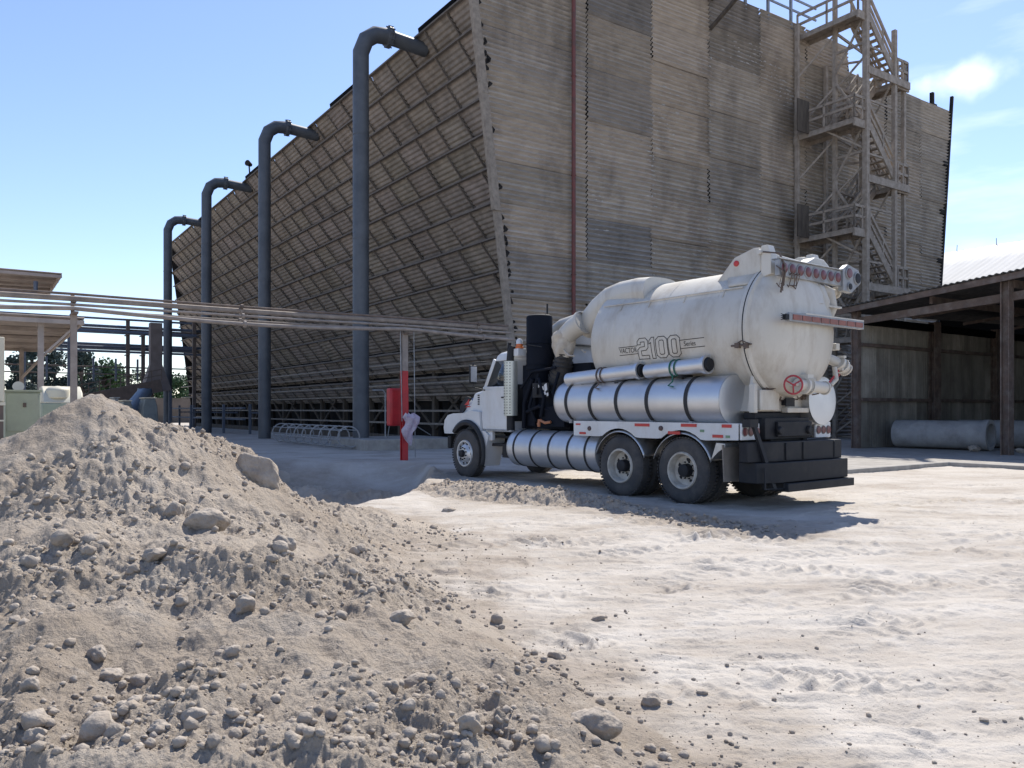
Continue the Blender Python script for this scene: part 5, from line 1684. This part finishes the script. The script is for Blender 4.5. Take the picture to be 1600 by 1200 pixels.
# ---------------- side tubes (long tank tubes with straps)
def can(x0, x1, y, z, r, straps, nm, strap_w=.035, dome=.04):
    mb = MB()
    mb.rev((x0, y, z), (1, 0, 0), [(-dome * .35, .0001), (-dome * .3, r * .55), (-dome * .12, r * .9), (0, r), (.02, r), (x1 - x0 - .02, r), (x1 - x0, r), (x1 - x0 + dome * .3, r * .92), (x1 - x0 + dome * .8, r * .6), (x1 - x0 + dome, .0001)], 48, caps=False)
    o = mb.build(nm, M_ALU, T, angle=28)
    for sx in straps:
        mb = MB(); mb.rev((sx, y, z), (1, 0, 0), [(-strap_w, r + .002), (-strap_w, r + .012), (strap_w, r + .012), (strap_w, r + .002)], 48, caps=False)
        mb.build('strap', M_BAND, o)
    for xe in (x0, x1 - .02):
        mb = MB(); mb.rev((xe, y, z), (1, 0, 0), [(0, r), (0, r + .006), (.02, r + .006), (.02, r)], 48, caps=False); mb.build('end_band', M_ALUD, o)
    return o
can(-.80, 3.18, .87, 1.70, .40, (-.12, .74, 1.48, 2.17, 2.83), 'side_tank')
can(-1.26, 3.18, -.87, 1.70, .40, (-.12, .74, 1.48, 2.17, 2.83), 'side_tank')
can(2.05, 4.78, .84, .74, .385, (2.35, 2.85, 3.42, 4.0, 4.55), 'fuel_tank', .022)
can(2.05, 4.6, -.84, .74, .385, (2.4, 3.4, 4.2), 'fuel_tank', .022)
mb = MB()
for x in (2.83, 2.17, 1.48, .74, -.12): mb.box(x - .04, x + .04, .60, 1.15, 1.29, 1.36)
mb.build('strap_clamp', M_GALV, T)
# two open tubes on top
for (xa, xb, za, zb, nm) in ((2.98, 1.05, 2.14, 2.24, 'suction_tube'), (.90, -.42, 2.22, 2.28, 'suction_tube')):
    mb = MB(); L_ = math.hypot(xa - xb, zb - za)
    mb.rev((xa, 1.06, za), (xb - xa, 0, zb - za), [(0, .125), (L_ - .07, .13), (L_ - .07, .155), (L_, .155), (L_, .12), (.05, .12), (.05, .001)], 32)
    o = mb.build(nm, M_ALU, T, angle=28)
    mb = MB(); mb.rev((xb + .05, 1.06, zb), (1, 0, 0), [(-.09, .1), (-.085, .1), (-.02, .119), (.1, .119)], 28, caps=True); mb.build('bore_shade', M_BLK, o)  # black plug stands in for the shade inside the open tube end
    mb = MB()
    xm = (xa + xb) / 2
    for dx in (-.05, .05): mb.torus((xm + dx, 1.06, (za + zb) / 2), (1, 0, 0), .14, .012, 24, 6)
    mb.tube([(xm, 1.18, (za + zb) / 2 - .1), (xm - .03, 1.2, 2.02), (xm + .05, 1.22, 1.95), (xm - .08, 1.24, 1.93)], .012, 6)
    mb.build('rope', M_ROPE if xa < 2 else M_CHAIN, o)
for x_, z_ in ((1.6, 2.0), (2.5, 1.98), (.1, 2.08)): MB().box(x_, x_ + .08, .6, 1.1, z_, z_ + .05).build('tube_cradle', M_BLK, T)
# ---------------- white side rail with reflectors, tail lamp panels
for s in (1, -1):
    mb = MB()
    ya, yb = (1.235, 1.25) if s > 0 else (-1.25, -1.235)
    poly = [(2.62, 1.335), (-1.0, 1.335), (-1.14, 1.335), (-1.14, 1.08), (-.74, 1.06)]
    n = 10
    for cx in (0.0, 1.43):
        for i in range(n + 1):
            a = math.pi * (.18 + .64 * i / n)
            r = .66
            poly.append((cx - r * math.cos(a) * 1.0, .55 + r * math.sin(a))) if .55 + r * math.sin(a) < 1.30 else None
    poly = [(2.62, 1.335), (-1.14, 1.335), (-1.14, 1.08)]
    for cx in (0.0, 1.43):
        for i in range(n + 1):
            xx = cx - .52 + 1.04 * i / n
            zz = max(1.06, .545 + math.sqrt(max(0, .67 ** 2 - (xx - cx) ** 2)))
            poly.append((xx, zz))
    poly += [(2.62, 1.06)]
    mb.prism(poly, 'y', ya, yb)
    mb.box(-1.14, 2.62, min(.95 * s, 1.235 * s), max(.95 * s, 1.235 * s), 1.318, 1.335)
    rl = mb.build('side_panel', M_CABP, T)
    if s > 0:
        def rfl(x0, x1, z0, z1, m=M_REFL):
            MB().box(x0, x1, 1.252, 1.262, z0, z1).build('reflector', m, rl)
        for q in ((2.55, 2.43, 1.26, 1.29), (1.02, .68, 1.26, 1.31), (-.02, -.34, 1.27, 1.32), (-1.02, -.84, 1.27, 1.32), (2.45, 2.28, 1.09, 1.13), (.26, .0, 1.14, 1.19), (-.86, -.66, 1.11, 1.155)):
            rfl(q[1], q[0], q[2], q[3])
        for (x, z) in ((2.18, 1.20), (.42, 1.235)):
            MB().rev((x, 1.25, z), (0, 1, 0), [(0, .045), (.02, .04), (.025, .001)], 14).build('marker_lamp', mat('dark_lamp', (.05, .02, .03), (.04, .02, .02), scale=5, rough=.3), rl)
        for (x, z) in ((-.45, 1.22), (-.95, 1.14)):
            MB().box(x - .04, x + .04, 1.252, 1.258, z - .03, z + .01).build('sticker', mat('green_sticker', (.15, .25, .15), (.2, .3, .2), scale=9), rl)
    mb = MB(); y0, y1 = (.78, 1.23) if s > 0 else (-1.23, -.78)
    mb.box(-1.19, -1.15, y0, y1, 1.08, 1.335)
    tp = mb.build('tail_panel', M_CABP, T, bevel=.008)
    for k in range(3):
        y = (y0 + y1) / 2 + (k - 1) * .148
        MB().rev((-1.19, y, 1.21), (-1, 0, 0), [(0, .066), (.018, .062), (.025, .001)], 18).build('tail_lamp', M_LENS, tp)
        MB().torus((-1.193, y, 1.21), (1, 0, 0), .068, .008, 18, 6).build('lamp_ring', M_GALV, tp)
# ---------------- fenders over the rear wheels
for s in (1, -1):
    for cx in (0.0, 1.43):
        rows = []
        for i in range(21):
            a = math.pi * (.10 + .80 * i / 20)
            rr_ = .635
            xx, zz = cx + rr_ * math.cos(a), .545 + rr_ * math.sin(a)
            rows.append([(xx, s * .60, zz), (xx, s * 1.20, zz), (xx, s * 1.235, zz - .03)])
        mb = MB(); mb.grid(rows); mb.build('fender', M_ALUD, T, thick=.012, fixn=False, angle=60)
mb = MB(); mb.prism([(.52, .95), (1.26, 1.0), (1.22, .42), (.60, .40)], 'x', -.86, -.84); mb.build('mudflap', M_FLAP, T)
mb = MB(); mb.prism([(-.52, .95), (-1.24, 1.0), (-1.22, .42), (-.60, .40)], 'x', -.86, -.84); mb.build('mudflap', M_FLAP, T)
mb = MB(); mb.prism([(-.60, .75), (-.70, 1.03), (-.87, 1.02), (-.87, .96), (-.74, .88)], 'y', .62, 1.22); mb.build('fender_tail', M_ALUD, T, bevel=.005)
# ---------------- rear bumper block
mb = MB()
mb.prism([(-1.10, 1.18), (-1.28, 1.22), (-1.40, .75), (-1.42, -1.18), (-1.10, -1.20)], 'z', .74, 1.05)
mb.prism([(-1.05, 1.12), (-1.36, 1.10), (-1.52, .72), (-1.50, -1.24), (-1.05, -1.26)], 'z', .42, .735)
for (y) in (.42, -.05, -.95): mb.box(-1.435, -1.40, y - .012, y + .012, .76, 1.03)
mb.build('rear_bumper', M_BLK, T, bevel=.02)
mb = MB(); mb.box(-1.58, -1.1, -1.30, .6, .28, .41); mb.build('step_plate', M_BLK, T, bevel=.01)
mb = MB()
mb.obox((-1.3, 1.12, 1.38), (-1.46, .78, .32), .07, .05, up=(1, 0, 0)); mb.box(-1.34, -1.18, 1.02, 1.22, 1.28, 1.40)
mb.tube([(-1.44, 1.0, .66), (-1.46, 1.02, .34), (-1.5, .6, .33), (-1.5, .6, .62)], .014, 6)
mb.build('rear_bracket', M_BLK, T)
mb = MB()
mb.box(-1.25, -.9, -.50, .72, 1.08, 1.42); mb.box(-1.12, -.9, -.45, .8, 1.40, 1.5); mb.box(-1.3, -1.25, -.5, .45, 1.12, 1.36)
for y in (.42, -.38): mb.rev((-1.3, y, 1.22), (-1, 0, 0), [(0, .07), (.05, .06), (.055, .001)], 12)
mb.build('rear_crossmember', M_BLK, T, bevel=.01)
# ---------------- front: suction boom, duct, filter stack
mb = MB()
P = [(1.25, 3.70), (1.9, 3.74), (2.45, 3.68), (2.9, 3.50), (3.25, 3.30)]
rows = []
for i, (x, z) in enumerate([(1.25, 3.68), (1.6, 3.72), (2.0, 3.72), (2.4, 3.66), (2.75, 3.53), (3.05, 3.36), (3.3, 3.16)]):
    wdt = np.interp(i, [0, 6], [.50, .22]); hgt = np.interp(i, [0, 3, 6], [.30, .32, .22])
    nx = np.interp(i, [0, 6], [0, .75])
    ring = []
    for k in range(25):
        a = 2 * math.pi * k / 24
        yy = wdt * math.copysign(abs(math.cos(a)) ** .6, math.cos(a)); hh = hgt * math.copysign(abs(math.sin(a)) ** .7, math.sin(a))
        ring.append((x + nx * hh, .30 + yy, z + hh * (1 - nx * .35)))
    rows.append(ring)
mb.grid(rows); mb.add(rows[0], [tuple(range(25))])
mb.build('hood_duct', M_TANK, T, angle=50)
mb = MB(); mb.tube([(3.12, .55, 3.30), (3.34, .60, 3.20), (3.52, .62, 3.08), (3.60, .62, 2.95)], [.22, .21, .20, .19], 24); mb.rev((3.12, .55, 3.3), (1, .1, -.4), [(-.02, .22), (-.02, .25), (.03, .25), (.03, .22)], 24, caps=False)
mb.build('duct_elbow', M_TANK, T, angle=40)
mb = MB()
rows = []
for i in range(15):
    f = i / 14; z = 3.14 - .52 * f
    r = np.interp(f, [0, .15, .35, .6, .85, 1], [.22, .27, .24, .23, .20, .17])
    rows.append([(3.62 + (r + .018 * math.sin(5 * a + 7 * f) + .012 * math.sin(9 * a - 12 * f)) * math.cos(a), .62 + (r + .02 * math.sin(4 * a + 9 * f)) * math.sin(a), z + .02 * math.sin(3 * a + 2)) for a in [k / 30 * 6.2832 for k in range(31)]])
mb.grid(rows); mb.add(rows[0], [tuple(range(30))]); mb.build('hose_wrap', M_WRAP, T, angle=70)
mb = MB()
pts = [(3.62, .62, 2.70), (3.68, .60, 2.45), (3.80, .58, 2.2), (3.78, .5, 1.9), (3.6, .4, 1.7)]
mb.tube(pts, [.17, .20, .24, .22, .2], 20)
for i in range(12):
    f = i / 12 * 3.9; k = int(f); g_ = f - k
    p = Vector(pts[k]).lerp(Vector(pts[k + 1]), g_); d_ = Vector(pts[k + 1]) - Vector(pts[k])
    mb.torus(p, d_, np.interp(f, [0, 1, 2, 3, 4], [.17, .20, .24, .22, .2]) + .008, .012, 20, 5)
mb.build('boom_hose', M_HOSE, T, angle=50)
mb = MB(); mb.tube([(3.75, .1, 3.42), (4.3, .05, 3.36), (4.9, -.1, 3.2), (5.2, -.2, 3.05)], .16, 18); mb.tube([(3.4, .1, 3.45), (3.75, .1, 3.42)], .17, 18)
mb.build('blower_pipe', M_TANK, T, angle=40)
mb = MB(); mb.box(3.75, 4.75, -.6, .35, 2.92, 3.16); mb.prism([(3.7, 2.5), (4.78, 2.5), (4.78, 2.92), (3.9, 2.92)], 'y', -.55, .3)
hs = mb.build('blower_housing', mat('bluish_grey_housing_paint', (.38, .41, .45), (.28, .31, .34), scale=3, rough=.5), T, bevel=.02)
mb = MB()
for k in range(11): mb.box(3.98 + .065 * k, 4.01 + .065 * k, .30, .315, 2.60, 2.84)
mb.build('grille', M_BLK, hs)
mb = MB(); mb.rev((4.42, .62, 1.9), (0, 0, 1), [(0, .25), (.5, .25), (.5, .28), (1.60, .28), (1.64, .27), (1.67, .22), (1.67, .001)], 32)
for z in (2.5, 2.95): mb.torus((4.42, .62, z), (0, 0, 1), .285, .010, 32, 6)
mb.build('filter_stack', M_NAVY, T, angle=40)
mb = MB()
mb.box(3.3, 4.75, -.95, .75, 1.14, 1.9); mb.box(3.25, 3.9, .2, .95, 1.2, 1.62); mb.box(4.3, 4.72, .70, .84, 1.2, 2.5); mb.tube([(4.6, .9, 1.15), (4.55, .92, 1.7), (4.3, .9, 2.2)], .05, 8); mb.tube([(4.2, .88, 1.3), (4.35, .95, 1.6), (4.1, .9, 2.3)], .035, 8); mb.tube([(3.6, .9, 1.5), (4.0, .97, 1.62), (4.5, .9, 1.5)], .04, 8); mb.box(3.0, 3.6, -.9, .45, 1.9, 2.5); mb.box(2.75, 3.2, -.75, .75, 1.12, 2.1)
mb.tube([(4.0, .98, 2.2), (3.8, 1.0, 1.8), (3.9, 1.0, 1.4)], .04, 8); mb.tube([(3.4, .95, 2.3), (3.5, 1.02, 1.9), (3.35, .98, 1.5)], .035, 8); mb.tube([(3.55, .9, 2.4), (4.3, .92, 2.35), (4.6, .98, 2.0)], .03, 8)
mb.build('machinery', M_NAVY, T, bevel=.02)
mb = MB()
for (x, z, w, h) in ((4.05, 2.02, .07, .03), (3.96, 2.04, .05, .03), (3.86, 1.98, .05, .05), (3.76, 2.0, .05, .09), (3.8, 1.88, .06, .04), (3.7, 1.86, .03, .04), (4.12, 2.0, .04, .02)):
    mb.prism([(x - w, z - h * .5), (x + w * .6, z - h), (x + w, z + h * .6), (x - w * .5, z + h)], 'y', .99, 1.0)
mb.build('worn_label', M_CABP, T, fixn=True)
mb = MB(); mb.box(4.0, 4.1, .98, 1.04, 1.86, 2.06); mb.box(3.68, 4.2, .965, .988, 1.80, 2.1); mb.build('control_box', M_BLK, T)
mb = MB(); mb.tube([(4.0, 1.0, 1.25), (3.9, 1.02, 1.33), (3.75, 1.02, 1.28), (3.6, 1.0, 1.3)], .03, 8); mb.tube([(3.95, 1.02, 1.2), (3.93, 1.02, 1.35)], .035, 8); mb.build('orange_fitting', mat('orange_brass', (.45, .18, .08), (.35, .14, .07), scale=8, rough=.5), T)
mb = MB(); mb.tube([(3.2, .5, 2.75), (3.0, .65, 2.72), (2.85, .75, 2.68)], .02, 6); mb.tube([(3.5, .75, 2.78), (3.1, .95, 2.62), (2.9, .98, 2.60)], .014, 6); mb.build('white_line', M_WRAP, T)
# ---------------- exhaust with perforated shield
mb = MB(); mb.rev((4.93, 1.0, 1.42), (0, 0, 1), [(0, .15), (1.17, .15)], 26); mb.build('heat_shield', M_PERF, T)
mb = MB()
for i in range(19):
    for j in range(7):
        a = R(-30 + 40 * j + 0) ; z = 1.47 + .06 * i
        a = R(-20 + 26 * j)
        mb.rev((4.93 + .150 * math.cos(a), 1.0 + .150 * math.sin(a), z), (math.cos(a), math.sin(a), 0), [(0, .013), (.0025, .013)], 6)
mb.build('shield_hole', M_BLK, T, smooth=False)
mb = MB(); mb.tube([(4.93, 1.0, 1.1), (4.93, 1.0, 1.45)], .09, 14); mb.tube([(4.93, 1.0, 2.55), (4.93, .99, 2.80), (4.90, .97, 2.92)], .07, 14); mb.build('exhaust_pipe', M_BLK, T)
# ---------------- cab
def loft(mb, secs, closed=True):
    """secs: list of sections, each a list of points"""
    n = len(secs[0])
    vs = [p for s_ in secs for p in s_]
    fs = []
    for k in range(len(secs) - 1):
        for j in range(n if closed else n - 1):
            j2 = (j + 1) % n
            fs.append((k * n + j, k * n + j2, (k + 1) * n + j2, (k + 1) * n + j))
    fs.append(tuple(range(n))[::-1]); fs.append(tuple(range((len(secs) - 1) * n, len(secs) * n)))
    mb.add(vs, fs)
mb = MB()
mb.prism([(4.93, 1.10), (5.92, 1.10), (5.96, 1.35), (5.94, 2.02), (4.93, 2.02)], 'y', -1.05, 1.05)
cb = mb.build('cab', M_CABP, T, bevel=.03)
# upper cab: pillars, roof
mb = MB()
secs = []
for (z, x0, x1, w) in [(2.74, 4.95, 5.50, .94), (2.80, 4.97, 5.42, .90), (2.84, 5.02, 5.30, .80), (2.855, 5.08, 5.2, .6)]:
    secs.append([(x0, -w, z), (x1, -w, z), (x1 + .06, -w * .5, z), (x1 + .06, w * .5, z), (x1, w, z), (x0, w, z)])
secs.insert(0, [(4.94, -.96, 2.62), (5.56, -.96, 2.62), (5.62, -.5, 2.62), (5.62, .5, 2.62), (5.56, .96, 2.62), (4.94, .96, 2.62)])
loft(mb, secs)
mb.build('cab_roof', M_CABP, T, bevel=.02, angle=50)
mb = MB()
for s in (1, -1):
    mb.obox((5.88, s * 1.0, 2.0), (5.56, s * .95, 2.66), .05, .09)
    mb.obox((4.99, s * 1.0, 2.0), (4.98, s * .95, 2.66), .05, .10)
    mb.obox((4.96, s * 1.03, 2.03), (5.9, s * 1.03, 2.03), .04, .06)
mb.box(4.94, 4.98, -1.0, 1.0, 2.0, 2.66)
mb.build('pillar', M_CABP, T, bevel=.008)
mb = MB()
for s in (1, -1):
    mb.add([(4.92, s * 1.0, 2.05), (5.84, s * 1.0, 2.05), (5.54, s * .95, 2.62), (4.91, s * .95, 2.62)], [(0, 1, 2, 3)])
mb.add([(5.90, -.98, 2.03), (5.95, 0, 2.03), (5.90, .98, 2.03), (5.58, .93, 2.64), (5.62, 0, 2.64), (5.58, -.93, 2.64)], [(0, 1, 4, 5), (1, 2, 3, 4)])
mb.build('window', M_GLASS, T, thick=.01, fixn=False)
mb = MB(); mb.box(4.9, 5.8, -.95, .95, 1.3, 2.1); mb.box(5.05, 5.35, .25, .75, 2.1, 2.45); mb.build('interior', M_BLK, T)
# door outline and handle
mb = MB(); mb.prism([(5.0, 1.17), (5.72, 1.17), (5.80, 1.45), (5.82, 2.0), (5.0, 2.0)], 'y', 1.05, 1.062)
dd = mb.build('door', M_CABP, T, bevel=.004)
mb = MB(); mb.box(5.05, 5.17, 1.064, 1.085, 1.80, 1.83); mb.build('handle', M_BLK, dd)
mb = MB(); mb.box(4.8, 5.75, 1.0, 1.08, 1.07, 1.11); mb.build('sill', M_GALV, dd)
# hood
mb = MB()
secs = []
for (x, zt, zb, w, rr_) in [(5.90, 2.03, 1.05, .92, .10), (6.2, 1.99, 1.25, .85, .12), (6.6, 1.94, 1.3, .78, .14), (6.95, 1.86, 1.3, .72, .16), (7.2, 1.76, 1.3, .68, .18), (7.36, 1.60, 1.3, .64, .16), (7.42, 1.42, 1.28, .62, .1)]:
    secs.append([(x, -w, zb), (x, -w, zt - rr_ * 1.6), (x, -w + .05, zt - rr_ * .6), (x, -w + .2, zt - rr_ * .1), (x, 0, zt), (x, w - .2, zt - rr_ * .1), (x, w - .05, zt - rr_ * .6), (x, w, zt - rr_ * 1.6), (x, w, zb)])
loft(mb, secs)
mb.build('hood', M_CABP, T, angle=50)
# front fenders: flared arch and skirt
for s in (1, -1):
    arc = [(6.45 + .66 * math.cos(R(a)), .56 + .66 * math.sin(R(a))) for a in np.linspace(40, 205, 16)]
    ya, yb = (min(s * .62, s * 1.10), max(s * .62, s * 1.10))
    mb = MB(); mb.prism([(7.42, .98)] + arc + [(5.66, .84), (5.62, .98), (5.74, 1.06), (5.94, 1.08), (5.97, 1.5), (6.35, 1.53), (6.6, 1.47), (7.05, 1.46), (7.28, 1.42), (7.42, 1.30), (7.46, 1.12)], 'y', ya, yb)
    fb = mb.build('front_fender', M_CABP, T, bevel=.045, angle=40)
    mb = MB(); mb.prism([(5.95, 1.4), (6.62, 1.4), (6.5, 1.62), (6.32, 1.93), (5.95, 1.99)], 'y', min(s * .6, s * 1.0), max(s * .6, s * 1.0))
    mb.build('cowl', M_CABP, fb, bevel=.05)
    mb = MB(); rows = []
    for i in range(25):
        a = R(-22 + 160 * i / 24)
        rows.append([(6.45 - r_ * math.cos(a), s * y_, .56 + r_ * math.sin(a)) for r_, y_ in ((.645, .9), (.645, 1.15), (.70, 1.17), (.76, 1.13))])
    mb.grid(rows); mb.build('wheel_arch_trim', M_BAND, fb, thick=.01, fixn=False)
    mb = MB(); mb.box(5.55, 5.95, min(s * .95, s * 1.05), max(s * .95, s * 1.05), .86, 1.08); mb.build('step', M_CABP, fb, bevel=.02)
mb = MB(); mb.prism([(7.15, 1.50), (7.34, 1.44), (7.28, 1.68), (7.0, 1.86), (6.86, 1.84)], 'y', .70, .735); mb.build('headlamp_decal', M_BLK, T)
mb = MB(); mb.prism([(6.92, 1.66), (7.10, 1.66), (6.90, 1.80)], 'y', .737, .742); mb.prism([(6.7, 1.62), (7.05, 1.60), (7.0, 1.64)], 'y', .74, .745); mb.build('red_decal', M_REFL, T, fixn=True)
mb = MB(); mb.box(6.55, 6.68, .80, .815, 1.76, 1.82); mb.build('badge', mat('blue_badge', (.05, .10, .25), (.04, .08, .2), scale=5, rough=.4), T)
mb = MB()
for k in range(5): mb.box(6.10, 6.16, 1.0, 1.012, 1.66 + .05 * k, 1.69 + .05 * k)
mb.build('hood_vent', M_BLK, T)
mb = MB(); mb.box(7.40, 7.44, -.5, .5, 1.02, 1.40); mb.build('grille', M_CHR, T, bevel=.01)
mb = MB(); mb.box(7.32, 7.46, -1.0, 1.0, .62, .92); mb.build('front_bumper', M_BLK, T, bevel=.03)
# mirrors
for s in (1, -1):
    mb = MB(); mb.tube([(5.8, s * 1.02, 2.62), (5.95, s * 1.28, 2.60), (5.95, s * 1.28, 2.05), (5.8, s * 1.05, 1.98)], .014, 8); mm_ = mb.build('mirror_arm', M_BLK, T)
    mb = MB(); mb.box(5.93, 5.98, s * 1.28 - .10, s * 1.28 + .10, 2.14, 2.54); mr_ = mb.build('mirror', M_BLK, T, bevel=.02)
    mb = MB(); mb.box(5.922, 5.928, s * 1.28 - .08, s * 1.28 + .08, 2.17, 2.51); mb.build('mirror_glass', M_CHR, mr_)
# beacon, bracket, aerial, roof clutter
mb = MB(); mb.rev((4.78, .88, 2.86), (0, 0, 1), [(0, .09), (.03, .09), (.04, .075), (.14, .07), (.18, .04), (.19, .001)], 18); bc = mb.build('beacon', M_AMB, T)
mb = MB(); mb.rev((4.78, .88, 2.96), (0, 0, 1), [(0, .078), (.06, .07), (.11, .045), (.12, .001)], 18); mb.build('beacon_cap', M_CABP, bc)
mb = MB(); mb.box(4.70, 4.86, .75, .98, 2.70, 2.86); mb.build('roof_box', M_CABP, T, bevel=.01)
mb = MB(); mb.tube([(4.95, .98, 2.7), (5.05, .98, 2.62), (5.0, .98, 3.0)], .04, 8); mb.tube([(4.7, .6, 2.95), (4.4, .95, 2.92), (4.0, .9, 2.85)], .012, 5); mb.tube([(4.3, .5, 3.5), (4.3, .5, 3.8)], .02, 5); mb.build('roof_bracket', M_BLK, T)
mb = MB(); mb.box(4.3, 6.0, .5, .95, .74, .80); mb.tube([(4.8, .9, .95), (6.0, .9, .95)], .03, 8); mb.box(5.0, 5.3, .55, .95, .5, .74); mb.build('cab_step', M_BLK, T)
